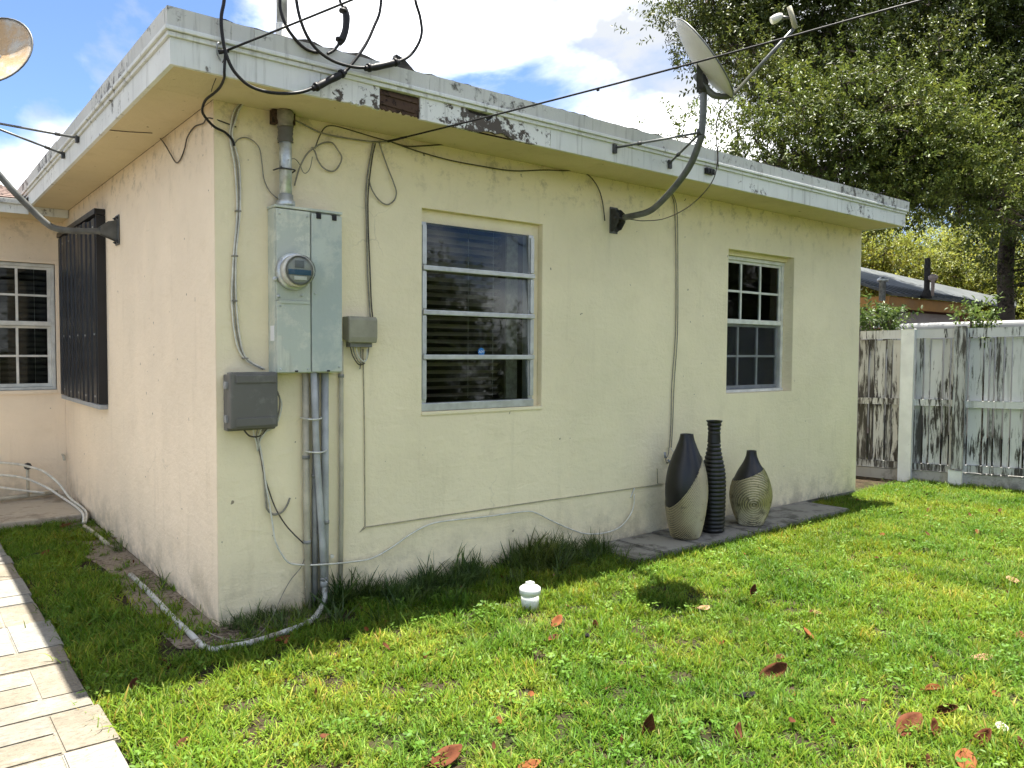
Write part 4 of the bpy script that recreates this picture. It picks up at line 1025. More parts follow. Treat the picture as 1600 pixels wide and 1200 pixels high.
# ------------------------------------------------------------------ slabs and vases at the wall foot
sx = [2.46, 2.735, 3.10, 3.70, 4.36, 5.14]
nm = ['small pale concrete slab at the left end of the row below the wall', 'concrete slab left of the vases with a dark joint on its left', 'concrete slab under the gold and black vases', 'concrete slab to the right under the squat vase', 'mossy concrete slab at the right end of the row']
for i in range(5):
    bm = bmesh.new(); bmesh.ops.create_cube(bm, size=1)
    zt = [.030, .036, .040, .040, .034][i]; ty = rnd.uniform(-.004, .004)
    for v in bm.verts:
        v.co = Vector((sx[i] + .006 if v.co.x < 0 else sx[i + 1] - .006, (-.47 + .02 * math.sin(i * 2)) if v.co.y < 0 else -.014, -.02 if v.co.z < 0 else zt + (ty if v.co.y < 0 else -ty)))
    bmesh.ops.bevel(bm, geom=bm.edges[:], offset=.008, segments=2, affect='EDGES')
    m = MB(); m.add_bm(bm); bm.free()
    tag(m.build('paving_slab', M['concrete']), nm[i], 'slab', 'slabs along the wall foot')

def spl(prof, n):
    """smooth radius profile from a few (height, radius) pairs"""
    P = cr([(h, r, 0) for h, r in prof], max(2, n // (len(prof) - 1)))
    return [(max(p.y, 1e-4), p.x) for p in P]
def vase(label, c, prof, ribs=None, shell=None, rows=120):
    t_ = thing('vase', label, 'vase', c, 'tall floor vases by the wall')
    P = spl(prof, rows)
    N = 64
    R_ = [(r + (ribs(h) if ribs else 0), h) for r, h in P]
    H = P[-1][1]
    inner = [(P[-1][0] - .012, H - .002), (P[-1][0] - .014, H - .05), (P[-1][0] - .006, H - .16)]
    m = MB(); m.lathe([(1e-4, .0)] + R_ + inner, c, N, caps=False); m.build('body', M['black_vase'], t_)
    if shell:
        cover, rib, mat = shell
        m = MB(); n2 = 400; b = 0; C0 = Vector(c); keep = []
        PP = spl(prof, 200)
        for (r, h) in PP:
            for j in range(n2):
                a = 2 * math.pi * j / n2
                rr = r + .003 + rib(r, h, a)
                m.v.append((c[0] + rr * math.cos(a), c[1] + rr * math.sin(a), c[2] + h))
        for i in range(len(PP) - 1):
            for j in range(n2):
                a = 2 * math.pi * (j + .5) / n2
                if cover(PP[i][0], (PP[i][1] + PP[i + 1][1]) / 2, a):
                    m.face((i * n2 + j, i * n2 + (j + 1) % n2, (i + 1) * n2 + (j + 1) % n2, (i + 1) * n2 + j), True)
        me = m.mesh('ribbed_shell', False)
        bm = bmesh.new(); bm.from_mesh(me)
        bmesh.ops.delete(bm, geom=[v for v in bm.verts if not v.link_faces], context='VERTS')
        bm.to_mesh(me); bm.free()
        link('ribbed_shell', me, mat, t_)
    return t_
# direction in which the camera side of a vase lies, used to turn its pattern as it stands in the yard
FRONT = math.atan2(-3.45, -4.4)
LEFT = FRONT - math.pi / 2
v1 = [(0, .085), (.02, .098), (.10, .118), (.22, .138), (.34, .146), (.46, .134), (.56, .106), (.64, .074), (.69, .055), (.725, .047), (.735, .045)]
tilt1 = lambda r, h, a: h + 1.55 * r * math.cos(a - (LEFT + .45))
vase('bulbous vase half black, half gold with slanting ribs, leftmost of three', (3.165, -.285, .042), v1,
     shell=(lambda r, h, a: tilt1(r, h, a) < .43, lambda r, h, a: .0055 * math.sin(tilt1(r, h, a) * 2 * math.pi / .021), M['gold_vase']))
v2 = [(0, .078), (.05, .083), (.25, .087), (.38, .086), (.47, .077), (.56, .057), (.64, .044), (.73, .041), (.79, .048), (.815, .054)]
vase('tall slim black ribbed bottle vase in the middle', (3.475, -.285, .042), v2, ribs=lambda h: .0068 * abs(math.sin(math.pi * h / .0295)) - .002, rows=400)
v3 = [(0, .082), (.02, .095), (.10, .128), (.21, .152), (.31, .140), (.40, .105), (.47, .064), (.52, .043), (.555, .037), (.565, .036)]
eye = (FRONT + .1, .17)
def ring3(r, h, a):
    da = (a - eye[0] + math.pi) % (2 * math.pi) - math.pi
    return math.hypot(da * .13, (h - eye[1]) * .92)
vase('squat round vase with gold concentric ribs and a black neck, rightmost of three', (3.905, -.31, .042), v3,
     shell=(lambda r, h, a: h + .45 * r * math.cos(a - (LEFT + .2)) < .395, lambda r, h, a: .0038 * math.sin(ring3(r, h, a) * 2 * math.pi / .0165), M['gold_vase']))

# cleanout stub in the lawn
cp = thing('cleanout_pipe', 'white capped plastic pipe stub standing in the lawn', 'pipe', (1.37, -.72, 0))
m = MB(); m.lathe([(.047, 0), (.047, .10)], (1.37, -.72, 0), 24); m.build('pipe', M['pvc_white'], cp)
capo = MB(); capo.lathe([(.056, .085), (.057, .105), (.055, .118), (.043, .126), (.0, .128)], (1.37, -.72, 0), 24); capo = capo.build('cap', M['pvc_white'], cp)
box('plug', M['pvc_white'], capo, 1.352, 1.388, -.738, -.702, .126, .148, .004)

# garden tap and hoses on the slab by the wing wall
hp = thing('irrigation_pipe', 'cream pipes and bent hoses on the slab by the wing wall', 'pipe', (-.4, 3.9, .05))
tube('header', M['pvc_tan'], hp, [(-1.4, 3.98, .075), (-.6, 3.98, .08), (-.1, 3.98, .095)], .018, 10, 3)
tube('riser', M['pvc_tan'], hp, [(-.325, 3.96, .08), (-.325, 3.96, .33)], .012, 10, 1)
m = MB(); m.lathe([(.016, -.02), (.03, -.01), (.03, .012), (.014, .02)], (-.325, 3.95, .345), 8, (0, -1, 0)); m.build('valve', M['dish_dark'], hp)
tube('hose', M['cable_cream'], hp, [(-.9, 3.93, .37), (-.6, 3.93, .40), (-.40, 3.93, .37), (-.325, 3.93, .345), (-.22, 3.9, .30), (-.12, 3.82, .2), (-.06, 3.66, .09), (-.03, 3.3, .06), (-.04, 3.05, .055), (-.08, 2.86, .02)], .010, 8, 6)
tube('hose', M['cable_cream'], hp, [(-.9, 3.94, .30), (-.55, 3.94, .29), (-.36, 3.93, .25), (-.2, 3.88, .16), (-.09, 3.68, .075), (-.06, 3.3, .06), (-.07, 3.0, .055), (-.10, 2.84, .02)], .010, 8, 6)
tube('hose', M['cable_cream'], hp, [(-.9, 3.95, .24), (-.6, 3.95, .20), (-.4, 3.95, .15), (-.2, 3.95, .1)], .010, 8, 5)
tp = thing('hose_tap', 'small pipe stub sticking out of the wing wall corner', 'tap', (-.03, YW, .38))
tube('stub', M['pvc_tan'], tp, [(-.035, YW + .01, .40), (-.035, YW - .10, .40)], .009, 8, 1)
tube('spout', M['pvc_tan'], tp, [(-.035, YW - .08, .40), (-.036, YW - .10, .385), (-.036, YW - .10, .36)], .011, 8, 2)

for lab, q in (('small white wall plug just right of the conduit bundle', [(0.593,0,0.258)][0]), ('short white peg sticking out at the foot of the conduit bundle', [(0.452,0,0.122)][0])):
    pg = thing('wall_plug', lab, 'plug', q)
    tube('peg', M['cable_cream'], pg, [(q[0], -.002, q[2]), (q[0] - .012, -.03, q[2] + .004)], .007, 8, 1)
    tube('head', M['cable_cream'], pg, [(q[0] - .012, -.03, q[2] + .004), (q[0] - .013, -.035, q[2] + .0045)], .010, 8, 1)
for (x, z) in ((X0 + .02, Z0 + .02), (XM - .02, Z0 + .02), (X0 + .02, Z0 + .33), (XM - .02, Z1 - .03), (X0 + .02, Z1 - .03), (X1 - .02, Z0 + .03), (XM + .02, Z0 + .4)):
    m = MB(); m.lathe([(.005, 0), (.0045, .003), (0, .004)], (x, YD - (.009 if x > XM else .005), z), 8, (0, -1, 0)); m.build('screw', M['galv'], ec)

# ------------------------------------------------------------------ fence beyond the house
FP0, FD, FN = Vector((7.15, .6, 0)), Vector((.2203, -.9754, 0)), Vector((-.9754, -.2203, 0))
fz = lambda s: .018 * s
def fp(s, off, z): 
    p = FP0 + FD * s + FN * off; return (p.x, p.y, z + fz(s))
def fbox(m, s0, s1, o0, o1, z0, z1, bev=0.):
    bm = bmesh.new(); bmesh.ops.create_cube(bm, size=1)
    for v in bm.verts: v.co = Vector(fp(s0 if v.co.x < 0 else s1, o0 if v.co.y < 0 else o1, z0 if v.co.z < 0 else z1))
    if bev: bmesh.ops.bevel(bm, geom=bm.edges[:], offset=bev, segments=1, affect='EDGES')
    m.add_bm(bm); bm.free(); return m
fence = thing('fence', 'weathered white wooden board fence with peeling black-stained paint', 'fence', (7.15, .6, 0))
ed = [p[0] for p in [(0.028,0.658), (0.139,0.664), (0.194,0.667), (0.311,0.674), (0.374,0.677), (0.471,0.683), (0.596,0.69), (0.68,0.695), (0.743,0.698), (0.861,0.705), (0.928,0.709), (0.986,0.712), (1.095,0.718), (1.227,0.726), (1.277,0.728), (1.322,0.731), (1.402,0.736), (1.469,0.739), (1.582,0.746)]]
e_ = [ed[0]]
while e_[0] > -2.4: e_.insert(0, e_[0] - rnd.choice((.06, .09, .14)))
e_ += ed[1:]
while e_[-1] < 4.2: e_.append(e_[-1] + rnd.choice((.06, .10, .14)))
for i, (a, b) in enumerate(zip(e_, e_[1:])):
    back = -.028 if (b - a) < .085 else -.006
    top = 1.50 + rnd.uniform(-.012, .008)
    m = MB(); fbox(m, a + .007, b - .007, back - .018 + rnd.uniform(-.003, .003), back, .13 + rnd.uniform(-.015, .02), top, .002)
    m.build('board', M['fence_bare' if rnd.random() < .38 else 'fence'], fence)
s1 = [(0.48,0.346), (0.604,0.356)]; s2 = [(0.979,0.782), (1.082,0.787)]
posts = [(s1[0][0], s1[1][0], 1.60, 'fence_new', -.02), (s2[0][0], s2[1][0], 1.615, 'fence_bare', .16), (-.72, -.62, 1.60, 'fence', .1), (2.1, 2.2, 1.60, 'fence', .1), (3.3, 3.4, 1.6, 'fence', .1)]
for (a, b, zt, mt_, zb) in posts:
    m = MB(); fbox(m, a, b, .026, .105, zb, zt, .004); m.build('post', M[mt_], fence)
ps = sorted((a, b) for a, b, *_ in posts)
spans = [(-2.4, ps[0][0])] + [(p[1], q[0]) for p, q in zip(ps, ps[1:])] + [(ps[-1][1], 4.2)]
for (a, b) in spans:
    for (z0, z1, mt_, o1) in ((1.502, 1.595, 'fence', .034), (.795, .862, 'fence', .034), (.115, .19, 'fence_bare', .03)):
        m = MB(); dz = rnd.uniform(-.012, .012); fbox(m, a + .002, b - .002, -.004, o1, z0 + dz, z1 + dz, .003); m.build('rail', M[mt_], fence)
m = MB(); fbox(m, -2.4, 4.2, -.06, -.032, 1.585, 1.60); m.build('cap_strip', M['fence_bare'], fence)
m = MB(); fbox(m, -2.4, 4.2, -.10, .045, -.2, .115, .01); tag(m.build('concrete_curb', M['curb']), 'grey concrete curb under the board fence', 'curb')
m = MB(); fbox(m, s2[0][0] - .02, s2[1][0] + .0, .047, .12, -.05, .145, .006); tag(m.build('fence_block', M['fence_new']), 'small white block below the weathered fence post', 'block')

# ------------------------------------------------------------------ neighbour's house and yard behind the fence
M['metal_roof'] = basic('grey_metal_roof', (.075, .083, .085), .6, .0, .12, 3)
M['orange'] = basic('orange_trim', (.42, .21, .06), .7, 0, .1, 4)
M['brown_wall'] = basic('brown_wall', (.22, .085, .05), .85, 0, .1, 4)
M['pale_wall'] = basic('pale_wall', (.40, .33, .30), .85, 0, .08, 4)
M['van_shaded'] = basic('van_paint_shaded', (.36, .36, .345), .45, 0, .05, 4)  # white paint darkened to stand for tree shade over the vehicle
M['red_light'] = basic('red_lens', (.22, .012, .015), .3, 0, .05, 9)
nh = thing('neighbour_house', 'low neighbouring house with orange trim and grey metal roof beyond the fence', 'house', (13.5, 5.0, 0))
box('wall', M['pale_wall'], nh, 11.75, 14.6, 2.70, 9, -.1, 2.09)
box('wall', M['brown_wall'], nh, 14.602, 19.0, 3.4, 9, -.1, 2.2)
box('eave_trim', M['orange'], nh, 11.5, 14.85, 2.352, 2.39, 2.095, 2.29, .005)
box('eave_trim', M['orange'], nh, 11.5, 11.54, 2.392, 9, 2.095, 2.29, .005)
box('eave_soffit', M['brown_wall'], nh, 11.542, 14.84, 2.392, 9, 2.091, 2.11)
box('awning_panel', M['pale_wall'], nh, 11.9, 14.5, 2.50, 2.53, 1.88, 2.07)
m = MB(); m.prism([(11.42, 2.28, 2.292), (14.92, 2.28, 2.292), *[(18.521,2.912,2.397)], *[(19.652,3.302,2.578)], (11.42, 5.5, 3.52)], (0, 0, .045)); rf = m.build('roof', M['metal_roof'], nh)
for k in range(16):
    x = 11.6 + k * .3; rb = MB(); rb.prism([(x, 2.3 if x < 14.9 else 2.3 + (x - 14.9) * .2, 2.338), (x + .03, 2.3 if x < 14.9 else 2.3 + (x - 14.9) * .2, 2.338), (x + .03, 5.45, 3.56 - (x - 11.4) * .108), (x, 5.45, 3.56 - (x - 11.4) * .108)], (0, 0, .02)); rb.build('roof_rib', M['metal_roof'], rf)
c = Vector([(11.313,2.379,2.451)][0]); m = MB(); m.lathe([(.05, -.25), (.05, .06), (.085, .062), (.085, .10), (.02, .14)], c, 12); m.build('roof_vent', M['galv'], rf)
c = Vector([(12.491,2.208,2.411)][0]); m = MB(); m.lathe([(.09, -.12), (.07, -.03), (.045, .03), (.045, .55), (.0, .56)], c, 12); m.build('vent_pipe', M['tar'], rf)
c = Vector([(12.371,2.058,2.618)][0]); m = MB(); m.lathe([(.02, -.3), (.03, -.05), (.075, -.02), (.075, .03), (.02, .06)], c, 10); m.build('vent_cap', M['pale_wall'], rf)
pv = thing('parked_van', 'white vehicle with red light, its roof just showing above the fence', 'van', (9.6, .4, 0))
m = MB(); m.prism([(9.0, 1.45, .35), (9.0, 1.47, 1.66), (9.0, 1.36, 1.74), (9.0, -1.5, 1.76), (9.0, -1.9, 1.70), (9.0, -2.3, 1.15), (9.0, -3.1, 1.0), (9.0, -3.2, .35)], (1.75, 0, 0))
o = m.build('body', M['van_shaded'], pv); bv = o.modifiers.new('bevel', 'BEVEL'); bv.width = .05; bv.segments = 3
box('brake_light', M['red_light'], pv, 8.985, 9.06, 1.18, 1.38, 1.62, 1.69, .01)
for yy in (1.0, .0, -1.0): box('window', M['alu_dark'], pv, 8.993, 8.999, yy - .4, yy + .4, 1.1, 1.55)
for yy in (.9, -2.3):
    m = MB(); m.lathe([(.2, -.1), (.33, -.1), (.34, .0), (.33, .1), (.2, .1)], (9.08, yy, .33), 24, (1, 0, 0)); m.build('wheel', M['tar'], pv)
sd = thing('shed', 'low grey-roofed shed at the right edge beyond the fence', 'shed', (12.2, -.8, 0))
box('wall', M['pale_wall'], sd, 11.4, 13.4, -3.0, .1, -.1, 1.74)
m = MB(); m.prism([(11.2, .25, 1.78), (11.2, -3.2, 1.78), (13.6, -3.2, 2.02), (13.6, .25, 2.02)], (0, 0, .05)); m.build('roof', M['metal_roof'], sd)

# ------------------------------------------------------------------ foliage pieces
def tone_attr(me, tones):
    a = me.color_attributes.new('tone', 'FLOAT_COLOR', 'POINT')
    a.data.foreach_set('color', np.asarray(tones, np.float32).ravel())
class FB(MB):
    def __init__(s): super().__init__(); s.t = []
    def ribbon(s, base, az, L, w, lean, bend, tone, seg=3, twist=0.):
        """one grass blade: tapering strip that bends over"""
        d = Vector((math.cos(az), math.sin(az), 0)); sd_ = Vector((-math.sin(az + twist), math.cos(az + twist), 0))
        p = Vector(base); n = len(s.v); ang = lean
        for i in range(seg + 1):
            t = i / seg; ww = w * (1 - t ** 2.2) * .5
            tn = tuple(c * (.55 + .45 * min(1, t * 1.6)) if False else c for c in tone)
            if i < seg:
                s.v += [tuple(p - sd_ * ww), tuple(p + sd_ * ww)]; s.t += [(*tn, 1)] * 2
            else: s.v.append(tuple(p)); s.t.append((*tn, 1))
            p = p + (d * math.sin(ang) + Vector((0, 0, math.cos(ang)))) * (L / seg); ang += bend / seg
        for i in range(seg - 1): s.face((n + 2 * i, n + 2 * i + 1, n + 2 * i + 3, n + 2 * i + 2), True)
        s.face((n + 2 * seg - 2, n + 2 * seg - 1, n + 2 * seg), True)
    def leaf(s, base, d, nrm, L, w, tone, fold=.25):
        d = d.normalized(); sd_ = d.cross(nrm).normalized(); up = sd_.cross(d)
        n = len(s.v); b = Vector(base)
        for (t, q, h) in ((0, 0, 0), (.35, -.5, fold), (.35, .5, fold), (.7, -.42, fold * .7), (.7, .42, fold * .7), (1, 0, -.15), (.35, 0, 0), (.7, 0, -.03)):
            s.v.append(tuple(b + d * L * t + sd_ * w * q + up * w * h)); s.t.append((*tone, 1))
        for q in ((0, 1, 6), (0, 6, 2), (1, 3, 7, 6), (6, 7, 4, 2), (3, 5, 7), (7, 5, 4)): s.face([n + i for i in q], True)
    def src(s, name, mat):
        me = s.mesh(name, False); tone_attr(me, s.t); me.materials.append(mat)
        return bpy.data.objects.new(name, me)
LEAF = {
 'oak': leafy('oak_leaf', (.042, .062, .014), (.062, .086, .019), (.092, .118, .026), .22, .48, .26),
 'mid': leafy('bright_leaf', (.050, .074, .014), (.076, .106, .020), (.115, .148, .028), .24, .5, .26),
 'far': leafy('yellow_green_leaf', (.095, .125, .018), (.15, .18, .03), (.19, .22, .045), .40, .5, .4),
 'lawn': leafy('lawn_blade', (.085, .172, .012), (.112, .208, .018), (.145, .24, .028), .36, .52, .18, 1.0),
 'weed': leafy('weed_leaf', (.085, .17, .017), (.11, .205, .023), (.13, .225, .03), .35, .5, .2, .8),
 'tall': leafy('tall_grass_blade', (.042, .08, .016), (.065, .112, .023), (.11, .155, .038), .32, .42, .4, .9),
 'shrub': leafy('shrub_leaf', (.038, .07, .014), (.055, .095, .02), (.08, .12, .028), .35, .45, .35),
}
LEAF['dark'] = LEAF['oak']
def clump_src(key, seed, twigs=46, sig=(.30, .30, .21), n=13, L=.24, lw=.025, ll=.064, k=1.0):
    """one leafy clump: many twigs reaching outward, each set with leaves"""
    r = random.Random(seed); f = FB()
    for q in range(twigs):
        o = Vector((r.gauss(0, sig[0]), r.gauss(0, sig[1]), r.gauss(0, sig[2])))
        ax = (o.normalized() + Vector((r.gauss(0, .35), r.gauss(0, .35), r.gauss(.2, .35)))).normalized()
        u = ax.orthogonal().normalized(); v = ax.cross(u); gt = r.uniform(.75, 1.3); s_ = r.uniform(.75, 1.25) * k
        for i in range(n):
            t = (i + .5) / n; a = i * 2.4 + r.uniform(-.5, .5)
            p = o + ax * L * s_ * t
            d = u * math.cos(a) + v * math.sin(a) + ax * r.uniform(-.1, 1.0)
            g = gt * r.uniform(.85, 1.15)
            f.leaf(p, d, Vector((r.gauss(0, .4), r.gauss(0, .4), 1)), ll * s_ * r.uniform(.7, 1.15), lw * s_ * r.uniform(.8, 1.15), (g * r.uniform(.92, 1.12), g, g * .95))
    return f.src('leaf_clump_' + key, LEAF[key])
TW = {'oak': [clump_src('oak', 10 + i, 54) for i in range(6)], 'mid': [clump_src('mid', 20 + i, 42, (.30, .26, .13)) for i in range(6)]}
TW['far'] = [clump_src('far', 30 + i, 40, (.34, .34, .26), k=1.15) for i in range(4)]
TW['dark'] = [clump_src('oak', 40 + i, 40, (.55, .55, .42), k=1.8) for i in range(4)]
TW['shrub'] = [clump_src('shrub', 50 + i, 7, (.05, .05, .05), 10, .16, .022, .055) for i in range(4)]

def tree(name, label, base, trunk, tr, limbs, blobs, key, seed, size=1.0, group=None):
    """trunk, limbs, fine branches and a crown of leafy twigs gathered in clumps"""
    rs = np.random.RandomState(seed)
    t_ = thing(name, label, 'tree', base, group)
    tube('trunk', M['bark'], t_, trunk, tr, 12, 5)
    lp = []
    for q, r0, r1 in limbs:
        tube('limb', M['bark'], t_, q, [r0, (r0 + r1) / 2, r1], 8, 5)
        lp += cr(q, 6)
    lp += cr(trunk, 6)[8:]
    LP = np.array([tuple(p) for p in lp])
    pos, rot, scl = [], [], []
    br = MB()
    for (c, r, k) in blobs:
        c = np.array(c)
        for i in range(k):
            u = rs.normal(size=3); u /= np.linalg.norm(u)
            q = c + u * r * np.array([1, 1, .85]) * rs.uniform(.35, 1.0) ** .7
            cs = .3 * size
            pos.append(q[None]); rot.append(np.array([[rs.normal(0, .3), rs.normal(0, .3), rs.uniform(0, 6.28)]])); scl.append(np.array([rs.uniform(.75, 1.3) * size]))
            j = np.argmin(((LP - q) ** 2).sum(1)); a = LP[j]
            mid = (a + q) / 2 + rs.normal(0, .12, 3)
            br.tube([tuple(a), tuple(mid), tuple(q)], [.03 * size, .018 * size, .006], 5, 3, cap=False)
            for _ in range(2):
                e = q + rs.normal(size=3) * cs * .8
                br.tube([tuple(q), tuple((q + e) / 2 + rs.normal(0, .05, 3)), tuple(e)], [.01, .004], 4, 2, cap=False)
    tag(br.build('branches', M['bark'], t_, False), kind='stuff')
    o = scatter('crown', np.concatenate(pos), np.concatenate(rot), np.concatenate(scl), TW[key], LEAF[key], t_, seed)
    tag(o, kind='stuff')
    return t_

DO, DM, DF = 14.0, 11.3, 20.0
pxr = lambda r, d: r * d / 1222.0
cO = [(10.215,5.303,7.369), (10.739,4.85,6.687), (11.028,4.672,7.661), (11.837,4.035,7.782), (11.898,3.914,6.41), (12.902,3.16,7.219), (12.963,3.038,5.847), (14.07,2.238,7.343), (14.126,2.108,5.742), (15.134,1.362,6.78), (15.188,1.228,5.064), (14.366,1.844,4.371), (15.065,1.241,3.461), (12.404,3.658,9.16), (13.752,2.594,9.285), (15.271,1.375,9.069), (16.408,0.399,7.705), (16.545,0.181,5.647), (11.503,4.362,8.924), (12.888,3.364,10.88), (14.507,2.091,11.122), (16.112,0.792,10.677)] + [(10.033,3.299,5.424), (10.716,2.777,5.834), (11.508,2.143,5.739), (12.137,1.627,5.441), (9.684,3.597,5.826), (12.603,1.23,4.938)]
rO = [45, 75, 95, 120, 90, 130, 110, 130, 120, 140, 120, 95, 90, 150, 170, 170, 170, 160, 110, 170, 180, 180, 45, 55, 60, 60, 35, 60]
kO = [6, 13, 17, 26, 20, 32, 28, 34, 30, 32, 26, 16, 12, 16, 18, 18, 18, 18, 11, 10, 10, 10, 5, 6, 7, 7, 4, 7]
bs = [(15.597,2.039,2.381)][0]
tO = [(bs[0], bs[1], -.1), (bs[0] - .05, bs[1], 1.5), (bs[0] + .05, bs[1] + .1, 3.2), [(15.322,1.878,4.861)][0], [(14.756,2.064,7.124)][0], [(14.292,2.171,9.404)][0]]
lO = [([[(15.322,1.878,4.861)][0]] + [(13.675,2.46,5.624), (12.974,3.059,6.419), (12.09,3.792,6.984), (11.372,4.362,6.978), (10.747,4.865,7.087)], .12, .02), ([[(14.756,2.064,7.124)][0]] + [(13.369,2.837,8.138), (12.392,3.637,8.588), (11.573,4.257,8.009), (11.111,4.589,7.342), (10.306,5.233,7.427)], .11, .015),
      ([[(15.318,1.869,4.622)][0]] + [(15.469,1.036,5.638), (16.384,0.357,6.561)], .12, .03), ([[(14.28,2.15,8.832)][0]] + [(14.847,1.772,10.209), (15.763,1.094,11.132)], .1, .03), ([[(14.32,2.106,8.603)][0]] + [(13.497,2.832,9.969), (12.893,3.373,11.108)], .1, .03), ([[(15.437,2,4.061)][0]] + [(14.005,2.125,4.254), (13.644,2.406,4.136)], .07, .02)]
tree('oak_tree', 'huge dark oak with spreading limbs filling the upper right', (bs[0], bs[1], 0), tO, [.17, .15, .14, .13, .11, .07], lO, [(c, pxr(r, DO), k) for c, r, k in zip(cO, rO, kO)], 'oak', 3, size=1.05)
cM = [(8.293,3.211,4.225), (8.506,3.031,4.024), (8.798,2.806,4.137), (8.879,2.763,4.553), (9.174,2.543,4.832), (9.343,2.379,4.28), (9.504,2.293,5.066), (9.711,2.102,4.56), (9.807,1.994,3.96), (10.044,1.857,4.932), (10.139,1.747,4.286), (10.272,1.61,3.687), (10.441,1.537,4.843), (10.572,1.399,4.197), (10.704,1.262,3.598), (10.939,1.122,4.477), (11.07,0.981,3.786), (11.363,0.758,3.973), (11.571,0.569,3.513), (9.834,1.948,3.499), (9.476,2.244,3.727), (7.871,3.559,4.462)]
rM = [34, 34, 40, 40, 42, 55, 38, 60, 55, 55, 60, 50, 45, 60, 48, 50, 50, 48, 45, 40, 40, 6]
kM = [2, 3, 4, 3, 3, 7, 4, 8, 8, 7, 8, 8, 6, 8, 7, 6, 7, 6, 6, 6, 6, 1]
rM = [r * 1.22 for r in rM]
bm_ = [(9.567,2.072,1.835)][0]
tM = [(bm_[0], bm_[1], -.1), (bm_[0], bm_[1], 1.4)] + [(9.637,2.065,2.759), (9.832,1.945,3.407), (10.135,1.739,4.055)]
lM = [([(9.638,2.067,2.805), (9.544,2.178,3.497), (9.196,2.49,4.159), (9.052,2.606,4.185), (8.687,2.888,4.025), (8.399,3.122,4.134)], .10, .03), ([(9.756,1.997,3.267), (9.628,2.141,4.051), (9.422,2.334,4.604)], .05, .015), ([(9.984,1.844,3.777), (10.563,1.384,3.782), (10.925,1.096,3.785), (11.279,0.795,3.418)], .05, .015), ([(10.097,1.766,4.009), (9.935,1.942,4.885)], .04, .012)]
tree('leafy_tree', 'sunlit leafy green tree rising behind the right end of the roof', (bm_[0], bm_[1], 0), tM, [.13, .11, .09, .06, .04], lM, [(c, pxr(r, DM), k) for c, r, k in zip(cM, rM, kM)], 'mid', 5, size=.9)
for i, (px_, lab, sd_) in enumerate((( [(18.425,6.201,2.703)][0], 'yellow-green tree behind the neighbouring roof, nearest the house wall', 11), ([(19.834,5.082,2.714)][0], 'yellow-green tree behind the black roof vent pipe of the neighbour', 12), ([(21.371,3.861,2.727)][0], 'yellow-green tree at the far right beyond the neighbouring roof', 13))):
    b = Vector((px_[0], px_[1], 0)); rs = np.random.RandomState(sd_)
    bl = [((b.x + rs.normal(0, .55), b.y + rs.normal(0, .55), 2.2 + .42 * k + rs.uniform(-.2, .2)), rs.uniform(.7, 1.0), 10) for k in range(5)]
    tree('background_tree', lab, b, [b + Vector((0, 0, -.1)), b + Vector((.05, 0, 1.5)), b + Vector((0, .1, 3.6))], [.12, .08, .03], [([b + Vector((0, 0, 1.5)), b + Vector((.4, -.3, 2.6))], .05, .02)], bl, 'far', sd_, size=1.1, group='trees behind the neighbouring house')
for i, (q, lab, sd_) in enumerate((([(28.629,10.899,3.137)][0], 'dark tree mass far behind the neighbouring roof on the left', 21), ([(32.088,8.152,3.165)][0], 'dark tree mass far behind the neighbouring roof on the right', 22), ([(34.778,6.015,3.187)][0], 'dark tree far behind, beyond the right picture edge', 23))):
    b = Vector((q[0], q[1], 0)); rs = np.random.RandomState(sd_)
    bl = [((b.x + rs.normal(0, 1.1), b.y + rs.normal(0, 1.1), 2.4 + .7 * k), rs.uniform(1.3, 1.9), 11) for k in range(6)]
    tree('background_tree', lab, b, [b + Vector((0, 0, -.1)), b + Vector((.05, 0, 2.5)), b + Vector((0, .1, 6.0))], [.25, .18, .06], [([b + Vector((0, 0, 2.5)), b + Vector((1., -.8, 4.6))], .1, .04)], bl, 'dark', sd_, size=1.0, group='trees behind the neighbouring house')
# trees across the yard behind the camera: seen mirrored in the window panes
for i, (x, y, h, w, lab, sd_) in enumerate(((9.5, -15, 4.6, 2.6, 'broad tree across the yard, mirrored in the window', 31), (14.5, -15.5, 3.8, 2.2, 'lower tree across the yard, mirrored in the window', 32), (5.0, -17, 4.4, 2.4, 'tree across the yard mirrored left of the window', 33), (12.2, -17, 6.4, .9, 'slim upright tree across the yard, mirrored in the window', 34), (14.0, -6.2, 6.5, 2.6, 'tall tree off the right side of the yard, mirrored in the divided window', 35), (18.5, -8.5, 7.5, 3.2, 'farther tall tree off the right side of the yard, mirrored in the divided window', 36))):
    b = Vector((x, y, 0)); rs = np.random.RandomState(sd_); kk = 5
    bl = [((b.x + rs.normal(0, w * .35), b.y + rs.normal(0, w * .35), h * (.3 + .14 * k)), w * .55, 10) for k in range(kk)]
    tree('yard_tree', lab, b, [b + Vector((0, 0, -.1)), b + Vector((.1, 0, h * .4)), b + Vector((0, .1, h * .9))], [.2, .14, .05], [([b + Vector((0, 0, h * .4)), b + Vector((w * .3, -.3, h * .7))], .08, .03)], bl, 'dark', sd_, size=1.0, group='trees mirrored in the window')

